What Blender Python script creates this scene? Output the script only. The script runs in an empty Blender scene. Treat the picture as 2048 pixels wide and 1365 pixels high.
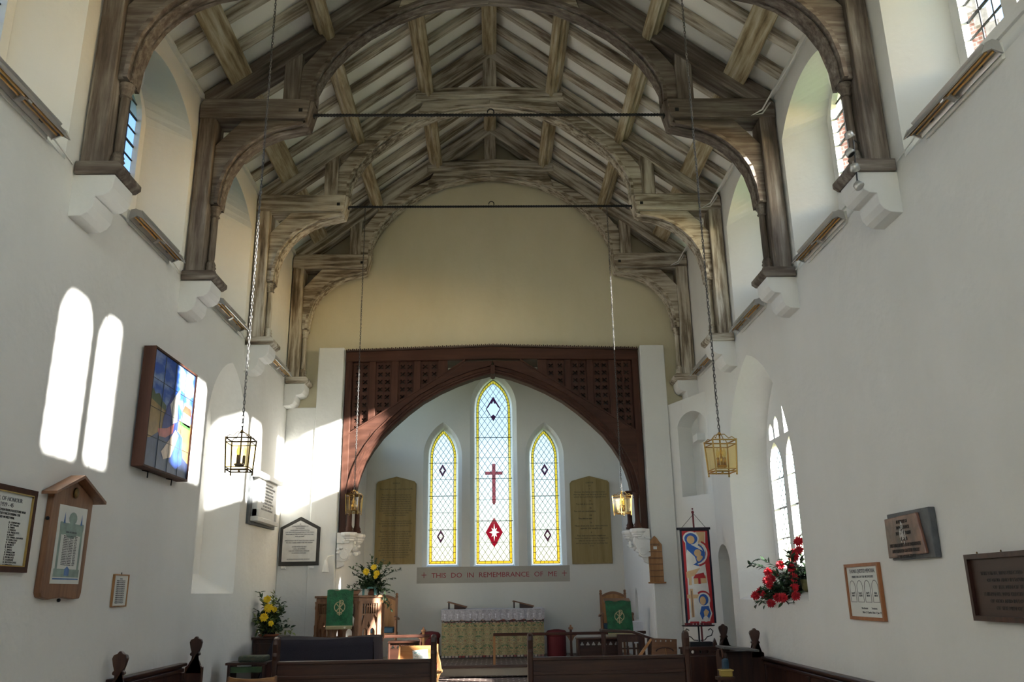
import bpy, math, random
from mathutils import Vector, Matrix, Euler
from mathutils.geometry import delaunay_2d_cdt
SC = bpy.context.scene
COL = SC.collection
PI = math.pi
R = math.radians

# ------------------------------------------------------------------ camera
F_PX, PIT, YAW, ROLL = 1680.0, 0.2904, 0.0247, -0.0153
cam_d = bpy.data.cameras.new('camera'); cam = bpy.data.objects.new('camera', cam_d); COL.objects.link(cam)
cam_d.sensor_width = 36.0; cam_d.lens = F_PX / 2048 * 36.0; cam_d.clip_start = 0.05; cam_d.clip_end = 500
_cy, _sy = math.cos(YAW), math.sin(YAW)
_f = Vector((_sy*math.cos(PIT), _cy*math.cos(PIT), math.sin(PIT)))
_r = Vector((_cy, -_sy, 0)); _u = _r.cross(_f)
_r2 = _r*math.cos(ROLL) + _u*math.sin(ROLL); _u2 = -_r*math.sin(ROLL) + _u*math.cos(ROLL)
_m = Matrix((_r2, _u2, -_f)).transposed().to_4x4(); _m.translation = Vector((-0.025, 0, 1.6))
cam.matrix_world = _m
SC.camera = cam

# ------------------------------------------------------------------ world, sun, exposure
SUN_DIR = Vector((-1.0, 0.556, -0.385)).normalized()
SKY_STRENGTH = 0.95
SUN_STRENGTH = 46.0
world = bpy.data.worlds.new('world'); SC.world = world; world.use_nodes = True
wn = world.node_tree; wn.nodes.clear()
sky = wn.nodes.new('ShaderNodeTexSky'); sky.sky_type = 'NISHITA'; sky.sun_disc = False
sky.sun_elevation = math.asin(-SUN_DIR.z)
sky.sun_rotation = math.atan2(-SUN_DIR.x, -SUN_DIR.y)
sky.altitude = 50; sky.air_density = 1.0; sky.dust_density = 0.7; sky.ozone_density = 1.0
bg = wn.nodes.new('ShaderNodeBackground'); bg.inputs[1].default_value = SKY_STRENGTH
wo = wn.nodes.new('ShaderNodeOutputWorld')
wn.links.new(sky.outputs[0], bg.inputs[0]); wn.links.new(bg.outputs[0], wo.inputs[0])
sd = bpy.data.lights.new('sun', 'SUN'); sd.energy = SUN_STRENGTH; sd.angle = R(0.9); sd.color = (1.0, 0.955, 0.89)
sun = bpy.data.objects.new('sun', sd); COL.objects.link(sun); sun.location = (12, -6, 9)
sun.rotation_euler = SUN_DIR.to_track_quat('-Z', 'Y').to_euler()
SC.view_settings.view_transform = 'Standard'; SC.view_settings.look = 'None'
SC.view_settings.gamma = 1.0; SC.view_settings.use_curve_mapping = False
SC.view_settings.exposure = 0.38
SC.cycles.max_bounces = 12; SC.cycles.diffuse_bounces = 7; SC.cycles.transparent_max_bounces = 16
SC.cycles.sample_clamp_indirect = 6.0; SC.cycles.caustics_reflective = False; SC.cycles.caustics_refractive = False

def portal(loc, direction, sx, sy, power=0):
    d = bpy.data.lights.new('window_daylight', 'AREA'); d.shape = 'RECTANGLE'; d.size = sx; d.size_y = sy
    o = bpy.data.objects.new('window_daylight', d); COL.objects.link(o)
    o.location = loc; o.rotation_euler = Vector(direction).to_track_quat('-Z', 'Y').to_euler()
    d.energy = 1.0; d.cycles.is_portal = True
    return o

# ------------------------------------------------------------------ materials
def new_mat(name):
    m = bpy.data.materials.new(name); m.use_nodes = True
    nt = m.node_tree; b = nt.nodes['Principled BSDF']
    return m, nt, b
def col4(c): return (c[0], c[1], c[2], 1.0)
def mat_flat(name, c, rough=0.6, metal=0.0, spec=0.5, bump=0.0, bscale=40.0, var=0.0):
    m, nt, b = new_mat(name)
    b.inputs['Base Color'].default_value = col4(c); b.inputs['Roughness'].default_value = rough
    b.inputs['Metallic'].default_value = metal; b.inputs['Specular IOR Level'].default_value = spec
    tc = nt.nodes.new('ShaderNodeTexCoord')
    if var > 0:
        n = nt.nodes.new('ShaderNodeTexNoise'); n.inputs['Scale'].default_value = bscale*0.3; n.inputs['Detail'].default_value = 5
        nt.links.new(tc.outputs['Object'], n.inputs['Vector'])
        cr = nt.nodes.new('ShaderNodeValToRGB'); cr.color_ramp.elements[0].position = 0.3; cr.color_ramp.elements[1].position = 0.7
        cr.color_ramp.elements[0].color = col4([x*(1-var) for x in c]); cr.color_ramp.elements[1].color = col4([min(1, x*(1+var)) for x in c])
        nt.links.new(n.outputs['Fac'], cr.inputs[0]); nt.links.new(cr.outputs[0], b.inputs['Base Color'])
    if bump > 0:
        n = nt.nodes.new('ShaderNodeTexNoise'); n.inputs['Scale'].default_value = bscale; n.inputs['Detail'].default_value = 6
        nt.links.new(tc.outputs['Object'], n.inputs['Vector'])
        bp = nt.nodes.new('ShaderNodeBump'); bp.inputs['Strength'].default_value = bump; bp.inputs['Distance'].default_value = 0.02
        nt.links.new(n.outputs['Fac'], bp.inputs['Height']); nt.links.new(bp.outputs[0], b.inputs['Normal'])
    return m
def mat_plaster(name, c1, c2, bump=0.35):
    m, nt, b = new_mat(name); L = nt.links.new
    tc = nt.nodes.new('ShaderNodeTexCoord')
    n1 = nt.nodes.new('ShaderNodeTexNoise'); n1.inputs['Scale'].default_value = 0.9; n1.inputs['Detail'].default_value = 8; n1.inputs['Roughness'].default_value = 0.6
    mp = nt.nodes.new('ShaderNodeMapping'); mp.inputs['Scale'].default_value = (1, 1, 0.45)
    L(tc.outputs['Object'], mp.inputs[0]); L(mp.outputs[0], n1.inputs['Vector'])
    cr = nt.nodes.new('ShaderNodeValToRGB'); cr.color_ramp.elements[0].position = 0.35; cr.color_ramp.elements[1].position = 0.68
    cr.color_ramp.elements[0].color = col4(c1); cr.color_ramp.elements[1].color = col4(c2)
    L(n1.outputs['Fac'], cr.inputs[0]); L(cr.outputs[0], b.inputs['Base Color'])
    n2 = nt.nodes.new('ShaderNodeTexNoise'); n2.inputs['Scale'].default_value = 28; n2.inputs['Detail'].default_value = 8
    n3 = nt.nodes.new('ShaderNodeTexNoise'); n3.inputs['Scale'].default_value = 3.0; n3.inputs['Detail'].default_value = 3
    L(tc.outputs['Object'], n2.inputs['Vector']); L(tc.outputs['Object'], n3.inputs['Vector'])
    b1 = nt.nodes.new('ShaderNodeBump'); b1.inputs['Strength'].default_value = bump; b1.inputs['Distance'].default_value = 0.006
    b2 = nt.nodes.new('ShaderNodeBump'); b2.inputs['Strength'].default_value = bump; b2.inputs['Distance'].default_value = 0.05
    L(n3.outputs['Fac'], b2.inputs['Height']); L(n2.outputs['Fac'], b1.inputs['Height']); L(b2.outputs[0], b1.inputs['Normal']); L(b1.outputs[0], b.inputs['Normal'])
    b.inputs['Roughness'].default_value = 0.85; b.inputs['Specular IOR Level'].default_value = 0.2
    return m
def mat_wood(name, cs, axis='x', scale=1.0, rough=0.6, bump=0.25, patch=0.0, spec=0.4):
    # cs: list of (pos, colour); grain runs along the object's own axis
    m, nt, b = new_mat(name); L = nt.links.new
    tc = nt.nodes.new('ShaderNodeTexCoord'); mp = nt.nodes.new('ShaderNodeMapping')
    s = [14*scale]*3; s['xyz'.index(axis)] = 1.1*scale
    mp.inputs['Scale'].default_value = s
    L(tc.outputs['Object'], mp.inputs[0])
    oi = nt.nodes.new('ShaderNodeObjectInfo'); vm = nt.nodes.new('ShaderNodeVectorMath'); vm.operation = 'ADD'
    sm = nt.nodes.new('ShaderNodeMath'); sm.operation = 'MULTIPLY'; sm.inputs[1].default_value = 17.0
    L(oi.outputs['Random'], sm.inputs[0]); L(mp.outputs[0], vm.inputs[0]); L(sm.outputs[0], vm.inputs[1])
    n = nt.nodes.new('ShaderNodeTexNoise'); n.inputs['Scale'].default_value = 1.0; n.inputs['Detail'].default_value = 9; n.inputs['Roughness'].default_value = 0.62
    L(vm.outputs[0], n.inputs['Vector'])
    fac = n.outputs['Fac']
    if patch > 0:
        n2 = nt.nodes.new('ShaderNodeTexNoise'); n2.inputs['Scale'].default_value = 1.7; n2.inputs['Detail'].default_value = 4
        L(tc.outputs['Object'], n2.inputs['Vector'])
        mx = nt.nodes.new('ShaderNodeMix'); mx.data_type = 'FLOAT'; mx.inputs[0].default_value = patch
        L(n.outputs['Fac'], mx.inputs[2]); L(n2.outputs['Fac'], mx.inputs[3]); fac = mx.outputs[0]
    cr = nt.nodes.new('ShaderNodeValToRGB')
    while len(cr.color_ramp.elements) < len(cs): cr.color_ramp.elements.new(0.5)
    for e, (p, c) in zip(cr.color_ramp.elements, cs): e.position = p; e.color = col4(c)
    L(fac, cr.inputs[0]); L(cr.outputs[0], b.inputs['Base Color'])
    bp = nt.nodes.new('ShaderNodeBump'); bp.inputs['Strength'].default_value = bump; bp.inputs['Distance'].default_value = 0.01
    L(n.outputs['Fac'], bp.inputs['Height']); L(bp.outputs[0], b.inputs['Normal'])
    b.inputs['Roughness'].default_value = rough; b.inputs['Specular IOR Level'].default_value = spec
    return m
def mat_glass(name, tint, gloss=0.06, rough=0.05):
    m = bpy.data.materials.new(name); m.use_nodes = True; nt = m.node_tree; nt.nodes.clear()
    t = nt.nodes.new('ShaderNodeBsdfTransparent'); t.inputs[0].default_value = col4(tint)
    g = nt.nodes.new('ShaderNodeBsdfGlossy'); g.inputs['Roughness'].default_value = rough
    mx = nt.nodes.new('ShaderNodeMixShader'); mx.inputs[0].default_value = gloss
    o = nt.nodes.new('ShaderNodeOutputMaterial')
    nt.links.new(t.outputs[0], mx.inputs[1]); nt.links.new(g.outputs[0], mx.inputs[2]); nt.links.new(mx.outputs[0], o.inputs[0])
    return m
def mat_checker(name, c1, c2, mortar, bw, bh, off=0.5, msize=0.02, rough=0.6, swap=None):
    m, nt, b = new_mat(name); L = nt.links.new
    tc = nt.nodes.new('ShaderNodeTexCoord'); mp = nt.nodes.new('ShaderNodeMapping')
    if swap: mp.inputs['Rotation'].default_value = swap
    L(tc.outputs['Object'], mp.inputs[0])
    br = nt.nodes.new('ShaderNodeTexBrick'); br.inputs['Color1'].default_value = col4(c1); br.inputs['Color2'].default_value = col4(c2)
    br.inputs['Mortar'].default_value = col4(mortar); br.inputs['Scale'].default_value = 1.0; br.inputs['Brick Width'].default_value = bw
    br.inputs['Row Height'].default_value = bh; br.inputs['Mortar Size'].default_value = msize; br.offset = off
    L(mp.outputs[0], br.inputs['Vector']); L(br.outputs['Color'], b.inputs['Base Color']); b.inputs['Roughness'].default_value = rough
    return m

M = {}
M['wall'] = mat_plaster('plaster_white', (0.70, 0.695, 0.665), (0.76, 0.755, 0.73))
M['cream'] = mat_plaster('plaster_cream', (0.60, 0.545, 0.385), (0.68, 0.625, 0.47), 0.2)
M['ceil'] = mat_plaster('plaster_roof', (0.86, 0.84, 0.78), (0.92, 0.905, 0.86), 0.4)
M['stone'] = mat_plaster('stone_white', (0.70, 0.70, 0.68), (0.80, 0.79, 0.77), 0.4)
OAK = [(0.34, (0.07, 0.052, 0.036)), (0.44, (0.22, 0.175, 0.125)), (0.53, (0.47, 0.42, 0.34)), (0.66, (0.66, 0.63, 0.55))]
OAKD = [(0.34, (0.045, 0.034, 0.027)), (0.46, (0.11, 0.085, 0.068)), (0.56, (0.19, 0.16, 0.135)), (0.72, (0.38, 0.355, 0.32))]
OAKG = [(0.34, (0.11, 0.078, 0.04)), (0.44, (0.27, 0.205, 0.115)), (0.54, (0.43, 0.36, 0.24)), (0.68, (0.60, 0.56, 0.46))]
for ax in 'xyz':
    M['oak_'+ax] = mat_wood('limewashed_oak_'+ax, OAK, ax, 1.3, 0.8, 0.4, 0.25)
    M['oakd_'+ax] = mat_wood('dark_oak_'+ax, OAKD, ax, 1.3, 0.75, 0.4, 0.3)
    M['oakg_'+ax] = mat_wood('golden_oak_'+ax, OAKG, ax, 1.3, 0.8, 0.4, 0.2)
    M['mah_'+ax] = mat_wood('mahogany_'+ax, [(0.3, (0.032, 0.012, 0.008)), (0.5, (0.060, 0.022, 0.013)), (0.72, (0.092, 0.037, 0.022))], ax, 1.0, 0.6, 0.15, 0.3, 0.25)
    M['pew_'+ax] = mat_wood('pew_wood_'+ax, [(0.3, (0.022, 0.009, 0.006)), (0.5, (0.045, 0.018, 0.011)), (0.72, (0.075, 0.032, 0.019))], ax, 1.2, 0.35, 0.15)
    M['pine_'+ax] = mat_wood('honey_wood_'+ax, [(0.3, (0.24, 0.105, 0.035)), (0.5, (0.34, 0.165, 0.06)), (0.72, (0.44, 0.235, 0.10))], ax, 1.4, 0.45, 0.12)
    M['teak_'+ax] = mat_wood('carved_wood_'+ax, [(0.3, (0.12, 0.052, 0.024)), (0.5, (0.19, 0.088, 0.042)), (0.72, (0.27, 0.14, 0.072))], ax, 1.3, 0.45, 0.15)
M['iron'] = mat_flat('black_iron', (0.016, 0.016, 0.018), 0.55, 0.6, bump=0.3, bscale=60)
M['lead'] = mat_flat('lead_came', (0.035, 0.037, 0.042), 0.6, 0.3, bump=0.1)
M['steel'] = mat_flat('brushed_steel', (0.55, 0.54, 0.52), 0.4, 0.75, bump=0.1, bscale=80)
M['steel_dark'] = mat_flat('dark_steel', (0.10, 0.095, 0.088), 0.4, 0.8, bump=0.1)
M['tube'] = mat_flat('amber_quartz', (0.75, 0.42, 0.12), 0.2, 0.2, 1.0, bump=0.05)
M['brass'] = mat_flat('brass', (0.55, 0.36, 0.12), 0.25, 1.0, bump=0.05)
M['brassd'] = mat_flat('aged_brass', (0.16, 0.105, 0.04), 0.4, 1.0, bump=0.1)
M['chain'] = mat_flat('chain_metal', (0.13, 0.125, 0.12), 0.4, 0.9, bump=0.05)
M['white'] = mat_flat('white_paint', (0.78, 0.77, 0.73), 0.5, bump=0.1, var=0.04)
M['glass'] = mat_glass('clear_glass', (0.93, 0.96, 0.97))
M['glass_lantern'] = mat_glass('lantern_glass', (0.97, 0.88, 0.62), 0.08)
M['glass_y'] = mat_glass('yellow_glass', (0.20, 0.125, 0.010), 0.03)
M['glass_r'] = mat_glass('ruby_glass', (0.24, 0.002, 0.016), 0.02)
M['glass_p'] = mat_glass('purple_glass', (0.045, 0.012, 0.035), 0.02)
M['glass_w'] = mat_glass('white_glass', (0.265, 0.262, 0.255), 0.03)
M['glass_n'] = mat_glass('sky_tinted_glass', (0.26, 0.32, 0.44), 0.05)  # plain panes; dark blue of the north sky is put into the tint
M['navy'] = mat_flat('navy_cloth', (0.016, 0.013, 0.022), 0.95, bump=0.4, bscale=200)
M['paper'] = mat_flat('paper', (0.66, 0.67, 0.63), 0.7, bump=0.02, var=0.02)
M['ink'] = mat_flat('ink', (0.10, 0.10, 0.105), 0.7, bump=0.02)
M['ink_dark'] = mat_flat('black_ink', (0.03, 0.028, 0.025), 0.7, bump=0.02)
M['red'] = mat_flat('red_paint', (0.27, 0.02, 0.03), 0.6, bump=0.02)
M['slate'] = mat_flat('slate', (0.085, 0.09, 0.095), 0.55, bump=0.2, var=0.2)
M['marble'] = mat_flat('white_marble', (0.62, 0.61, 0.58), 0.45, bump=0.05, var=0.06)

# ------------------------------------------------------------------ mesh builder
def mp_y(Y, s=1): return lambda a, b, d: (a, Y + s*d, b)       # a = x, b = z
def mp_x(X, s=1): return lambda a, b, d: (X + s*d, a, b)       # a = y, b = z
def mp_z(Z, s=1): return lambda a, b, d: (a, b, Z + s*d)
class MB:
    def __init__(s): s.v = []; s.f = []
    def add(s, vs, fs):
        k = len(s.v); s.v += [tuple(v) for v in vs]; s.f += [tuple(i+k for i in f) for f in fs]; return s
    def box(s, x0, x1, y0, y1, z0, z1):
        return s.add([(x, y, z) for x in (x0, x1) for y in (y0, y1) for z in (z0, z1)],
                     [(0, 1, 3, 2), (4, 6, 7, 5), (0, 4, 5, 1), (2, 3, 7, 6), (0, 2, 6, 4), (1, 5, 7, 3)])
    def prism(s, poly, mp, d0, d1):
        n = len(poly)
        vs = [mp(a, b, d0) for a, b in poly] + [mp(a, b, d1) for a, b in poly]
        return s.add(vs, [tuple(range(n)), tuple(range(2*n-1, n-1, -1))] + [(i, (i+1) % n, n+(i+1) % n, n+i) for i in range(n)])
    def sheet(s, outer, holes, mp, d):
        pts = list(outer); faces = [list(range(len(outer)))]; edges = []
        for h in holes:
            k = len(pts); pts += h; faces.append(list(range(k, k+len(h))))
        for f in faces: edges += [(f[i], f[(i+1) % len(f)]) for i in range(len(f))]
        vs, es, fs, _, _, _ = delaunay_2d_cdt([Vector(p) for p in pts], edges, [], 0, 1e-6)
        def inside(p, poly):
            c = False; n = len(poly)
            for i in range(n):
                x0, y0 = poly[i]; x1, y1 = poly[(i+1) % n]
                if (y0 > p[1]) != (y1 > p[1]) and p[0] < (x1-x0)*(p[1]-y0)/(y1-y0)+x0: c = not c
            return c
        keep = []
        for f in fs:
            c = [sum(vs[i][k] for i in f)/len(f) for k in (0, 1)]
            if inside(c, outer) and not any(inside(c, h) for h in holes): keep.append(f)
        return s.add([mp(v[0], v[1], d) for v in vs], keep)
    def loft(s, A, B, mp, d0, d1):
        n = len(A)
        return s.add([mp(a, b, d0) for a, b in A] + [mp(a, b, d1) for a, b in B], [(i, (i+1) % n, n+(i+1) % n, n+i) for i in range(n)])
    def plate(s, outer, holes, mp, d0, d1):
        s.sheet(outer, holes, mp, d0); s.sheet(outer, holes, mp, d1); s.loft(outer, outer, mp, d0, d1)
        for h in holes: s.loft(h, h, mp, d0, d1)
        return s
    def tube(s, pts, r, n=8, closed=False):
        pts = [Vector(p) for p in pts]; m = len(pts); rs = r if isinstance(r, (list, tuple)) else [r]*m
        up = None; base = len(s.v)
        for i, p in enumerate(pts):
            if closed: t = pts[(i+1) % m] - pts[i-1]
            else: t = pts[min(i+1, m-1)] - pts[max(i-1, 0)]
            t.normalize()
            if up is None:
                up = Vector((0, 0, 1)) if abs(t.z) < 0.9 else Vector((1, 0, 0))
            a = t.cross(up)
            if a.length < 1e-6: a = t.cross(Vector((0, 1, 0)))
            a.normalize(); b = a.cross(t).normalized(); up = b
            for k in range(n):
                q = p + (a*math.cos(2*PI*k/n) + b*math.sin(2*PI*k/n))*rs[i]; s.v.append(tuple(q))
        for i in range(m if closed else m-1):
            j = (i+1) % m
            for k in range(n): s.f.append((base+i*n+k, base+i*n+(k+1) % n, base+j*n+(k+1) % n, base+j*n+k))
        if not closed:
            s.f.append(tuple(base+k for k in range(n))[::-1]); s.f.append(tuple(base+(m-1)*n+k for k in range(n)))
        return s
    def lathe(s, prof, c=(0, 0, 0), n=16, sy=1.0):
        b = len(s.v); m = len(prof)
        for r, z in prof:
            for k in range(n): s.v.append((c[0]+r*math.cos(2*PI*k/n), c[1]+sy*r*math.sin(2*PI*k/n), c[2]+z))
        for i in range(m-1):
            for k in range(n): s.f.append((b+i*n+k, b+i*n+(k+1) % n, b+(i+1)*n+(k+1) % n, b+(i+1)*n+k))
        s.f.append(tuple(b+k for k in range(n))[::-1]); s.f.append(tuple(b+(m-1)*n+k for k in range(n)))
        return s
    def ball(s, c, r, n=10, m=6):
        rx, ry, rz = r if isinstance(r, (tuple, list)) else (r, r, r)
        b = len(s.v)
        for i in range(m+1):
            t = PI*i/m
            for k in range(n): s.v.append((c[0]+rx*math.sin(t)*math.cos(2*PI*k/n), c[1]+ry*math.sin(t)*math.sin(2*PI*k/n), c[2]+rz*math.cos(t)))
        for i in range(m):
            for k in range(n): s.f.append((b+i*n+k, b+(i+1)*n+k, b+(i+1)*n+(k+1) % n, b+i*n+(k+1) % n))
        return s
    def xf(s, mat):
        s.v = [tuple(mat @ Vector(v)) for v in s.v]; return s
    def build(s, name, mat, parent=None, bevel=0.0, smooth=False, label=None, world=True, kind=None):
        me = bpy.data.meshes.new(name); me.from_pydata(s.v, [], s.f); me.validate(); me.update()
        import bmesh
        bm = bmesh.new(); bm.from_mesh(me); bmesh.ops.recalc_face_normals(bm, faces=bm.faces); bm.to_mesh(me); bm.free()
        me.materials.append(mat)
        if smooth: me.polygons.foreach_set('use_smooth', [True]*len(me.polygons))
        o = bpy.data.objects.new(name, me); COL.objects.link(o)
        if parent is not None:
            o.parent = parent
            if world: o.matrix_parent_inverse = wmat(parent).inverted()
        if bevel > 0:
            md = o.modifiers.new('bevel', 'BEVEL'); md.width = bevel; md.segments = 2; md.limit_method = 'ANGLE'; md.angle_limit = R(40)
        if label: o['label'] = label
        if kind: o['kind'] = kind
        return o
def wmat(o):
    m = o.matrix_basis.copy()
    while o.parent: m = o.parent.matrix_basis @ o.matrix_parent_inverse @ m; o = o.parent
    return m
def tag(o, label, cat, group=None, kind=None):
    o['label'] = label; o['category'] = cat
    if group: o['group'] = group
    if kind: o['kind'] = kind
    return o
def thing(name, label, cat, loc=(0, 0, 0), rz=0.0, group=None, rot=None):
    o = bpy.data.objects.new(name, None); COL.objects.link(o); o.location = loc; o.rotation_euler = rot or (0, 0, rz)
    o.empty_display_size = 0.05
    return tag(o, label, cat, group)
def kids(o): return [c for c in bpy.data.objects if c.parent == o]
def copy_tree(o, parent=None):
    c = o.copy(); COL.objects.link(c); c.parent = parent
    for ch in kids(o): copy_tree(ch, c)
    return c
def dup(root, loc, label, rz=None, group=None, scale=None):
    r = copy_tree(root); r.location = loc; r['label'] = label
    if rz is not None: r.rotation_euler = (0, 0, rz)
    if group: r['group'] = group
    if scale: r.scale = scale
    return r
def struct(name, mb, mat, label=None, **k):
    o = mb.build(name, mat, **k); o['kind'] = 'structure'
    if label: o['label'] = label
    return o
def text(name, body, mat, mp_rot, loc, size, parent=None, align='CENTER', sx=1.0, spacing=1.0, line=1.0, ext=0.0008, word=1.0):
    c = bpy.data.curves.new(name, 'FONT'); c.body = body; c.size = size; c.align_x = align; c.align_y = 'TOP'
    c.space_character = spacing; c.space_line = line; c.extrude = ext; c.space_word = word; c.resolution_u = 2
    c.materials.append(mat)
    o = bpy.data.objects.new(name, c); COL.objects.link(o); o.location = loc; o.rotation_euler = mp_rot; o.scale = (sx, 1, 1)
    if parent: o.parent = parent; o.matrix_parent_inverse = wmat(parent).inverted()
    return o
ROT_E = (PI/2, 0, 0)            # reads on a surface facing the camera (-y)
ROT_L = (PI/2, 0, PI/2)         # on the left wall, facing +x
ROT_R = (PI/2, 0, -PI/2)        # on the right wall, facing -x

def arch(c, h, z0, zs, rise, n=10):
    """closed outline: bottom left, bottom right, then over the head from right to left"""
    pts = [(c-h, z0), (c+h, z0)]
    if rise <= 1e-6: return pts + [(c+h, zs), (c-h, zs)]
    if rise > h*1.001:
        Rr = (h*h + rise*rise)/(2*h); a1 = math.asin(min(1, rise/Rr))
        for i in range(n+1): a = a1*i/n; pts.append((c+h-Rr+Rr*math.cos(a), zs+Rr*math.sin(a)))
        for i in range(n-1, -1, -1): a = a1*i/n; pts.append((c-h+Rr-Rr*math.cos(a), zs+Rr*math.sin(a)))
    else:
        Rr = (h*h + rise*rise)/(2*rise); cz = zs+rise-Rr; a0 = math.asin(min(1, h/Rr))
        for i in range(2*n+1): a = a0 - 2*a0*i/(2*n); pts.append((c+Rr*math.sin(a), cz+Rr*math.cos(a)))
    return pts

# ------------------------------------------------------------------ the building
XL, XR, XC = -3.10, 3.04, -0.03
T = [3.45, 5.67, 7.87, 10.12, 12.16]
YE, YB, YW = 12.5, 15.1, -5.0
EAVE, RIDGE, SL = 6.70, 9.05, 0.765
GP = 0.45      # depth from wall face to window plate

struct('floor', MB().box(XL-0.3, XR+0.3, YW-0.3, 11.2, -0.2, 0.0), mat_checker('nave_floor', (0.60, 0.56, 0.49), (0.54, 0.50, 0.44), (0.42, 0.38, 0.34), 0.6, 0.4))
fl = MB(); fl.box(XL, XR, 10.9, YE+0.3, -0.2, 0.16); fl.box(XL, XR, 11.15, YE+0.3, 0.0, 0.31); fl.box(XL+.02, XR-.02, 11.4, YE+0.2, 0.0, 0.46)
fl.box(-2.4, 2.35, YE, YB+0.1, -0.2, 0.46)
M['tiles'] = mat_checker('chancel_tiles', (0.10, 0.060, 0.048), (0.07, 0.045, 0.042), (0.26, 0.22, 0.19), 0.15, 0.15, 0.5, 0.012)
struct('floor', fl, M['tiles'])
pf = MB(); pf.box(-2.3, 2.24, 12.86, YB, 0.46, 0.585)
struct('trim_1', pf, mat_plaster('step_stone', (0.34, 0.31, 0.25), (0.42, 0.39, 0.32), 0.2))
struct('trim_2', MB().box(-1.2, 0.62, 12.83, 12.90, 0.57, 0.60), mat_checker('red_carpet_edge', (0.20, 0.03, 0.025), (0.12, 0.03, 0.025), (0.08, 0.05, 0.04), 0.06, 0.03))
struct('floor', MB().box(-1.2, 2.2, 12.90, YB, 0.585, 0.59), M['tiles'])

def side_wall(name, mp, ops, y0, y1, ztop, mat):
    """ops: list of (H1, H2, depth, back) ; inner sheet, reveals, outer sheet"""
    mb = MB()
    rect = [(y0, -0.2), (y1, -0.2), (y1, ztop), (y0, ztop)]
    mb.sheet(rect, [o[0] for o in ops], mp, 0.0)
    for H1, H2, d, back in ops:
        mb.loft(H1, H2, mp, 0.0, d)
        if back: mb.sheet(H2, [], mp, d)
    mb.sheet(rect, [o[1] for o in ops if not o[3]], mp, GP+0.02)
    for H1, H2, d, back in ops:
        if not back: mb.loft(H2, H2, mp, d, GP+0.02)
    return struct(name, mb, mat)

# upper windows: (opening y0, y1), lights [(a,b),(c,d)]
UPR = [((1.3, 3.3), [(2.10, 2.55), (2.71, 3.18)]), ((3.85, 5.50), [(4.17, 4.60), (4.75, 5.20)]),
       ((6.20, 7.80), [(6.36, 6.81), (6.96, 7.50)]), ((8.22, 10.0), [(8.30, 8.70), (8.79, 9.60)])]
UPL = UPR[1:]
EXTRA = []
def dz_(li): return 0.0 if li[0][0] < 3 else 0.15
def upper_ops(lst):
    out = []
    for (a, b), li in lst:
        q = dz_(li)
        c = (a+b)/2; h = (b-a)/2
        a2, b2 = li[0][0]-0.09, li[1][1]+0.09
        out.append((arch(c, h, 4.64, 6.12, 0.34), arch((a2+b2)/2, (b2-a2)/2, 5.05+q, 6.12+q*.6, 0.46), GP, False))
    return out
door_r = (arch(11.52, 0.30, 0.0, 1.95, 0.22), arch(11.50, 0.28, 0.0, 1.95, 0.22), 0.40, True)
low_r = (arch(9.70, 1.20, 1.47, 2.70, 1.60), arch(9.61, 0.92, 1.72, 2.95, 1.26), GP, False)
niche_l = (arch(9.68, 0.72, 1.63, 3.35, 0.90), arch(9.66, 0.56, 1.85, 3.35, 0.78), 0.36, True)
side_wall('wall_right', mp_x(XR), upper_ops(UPR+EXTRA) + [low_r, door_r], YW, YE+0.2, 6.72, M['wall'])
side_wall('wall_left', mp_x(XL, -1), upper_ops(UPL+EXTRA) + [niche_l], YW, YE+0.2, 6.72, M['wall'])

def cusp_light(a, b, z0, zt):
    """a light with a trefoil-cusped pointed head"""
    c, h = (a+b)/2, (b-a)/2
    return arch(c, h, z0, zt-h*1.15, h*1.15, 7)
def leads(mb, mp, a, b, z0, z1, nx, nz, t=0.006, d=0.0, skip=None):
    for i in range(1, nx):
        y = a+(b-a)*i/nx; mb.prism([(y-t, z0), (y+t, z0), (y+t, z1), (y-t, z1)], mp, d-.004, d+.004)
    for k in range(1, nz):
        z = z0+(z1-z0)*k/nz; tt = t*(1.7 if k % 2 == 0 else 1.0)
        mb.prism([(a, z-tt), (b, z-tt), (b, z+tt), (a, z+tt)], mp, d-.006, d+.006)
wn_no = [0]
def upper_window(mp, sgn, op, li, X, label, glass=True):
    wn_no[0] += 1
    w = bpy.data.objects.new('window_%d' % wn_no[0], None); COL.objects.link(w); w['kind'] = 'structure'; w['label'] = label
    w.location = mp((li[0][0]+li[1][1])/2, 5.05, GP)
    a2, b2 = li[0][0]-0.09, li[1][1]+0.09; cc = (a2+b2)/2
    q = dz_(li)
    holes = [cusp_light(a, b, 5.13+q, 6.33+q) for a, b in li]
    m = (li[0][1]+li[1][0])/2
    holes.append([(m-0.055, 6.36+q), (m, 6.27+q), (m+0.055, 6.36+q), (m, 6.44+q)])
    MB().plate(arch(cc, (b2-a2)/2+0.01, 5.04+q, 6.12+q*.6, 0.47), holes, mp, GP-0.035, GP+0.022).build('window_frame', M['stone'], w)
    g = MB().sheet([(a2+.03, 5.08+q), (b2-.03, 5.08+q), (b2-.03, 6.15+q), (cc, 6.49+q), (a2+.03, 6.15+q)], [], mp, GP+0.02).build('window_glass', M['glass'] if sgn > 0 else M['glass_n'], w)
    lm = MB()
    for a, b in li: leads(lm, mp, a, b, 5.13+q, 6.33+q, 3, 8, 0.0065, GP+0.015)
    lm.build('window_leading', M['lead'], w)
    portal(mp(cc, 5.8, GP+0.12), (-sgn, 0, 0), b2-a2+.1, 1.6)
bays = ['beside the camera', 'nearest the camera', 'middle', 'farthest', 'behind the camera', 'at the back']
for i, (op, li) in enumerate(UPR+EXTRA): upper_window(mp_x(XR), 1, op, li, XR, 'upper two-light leaded window in the right wall, %s' % bays[i])
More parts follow.
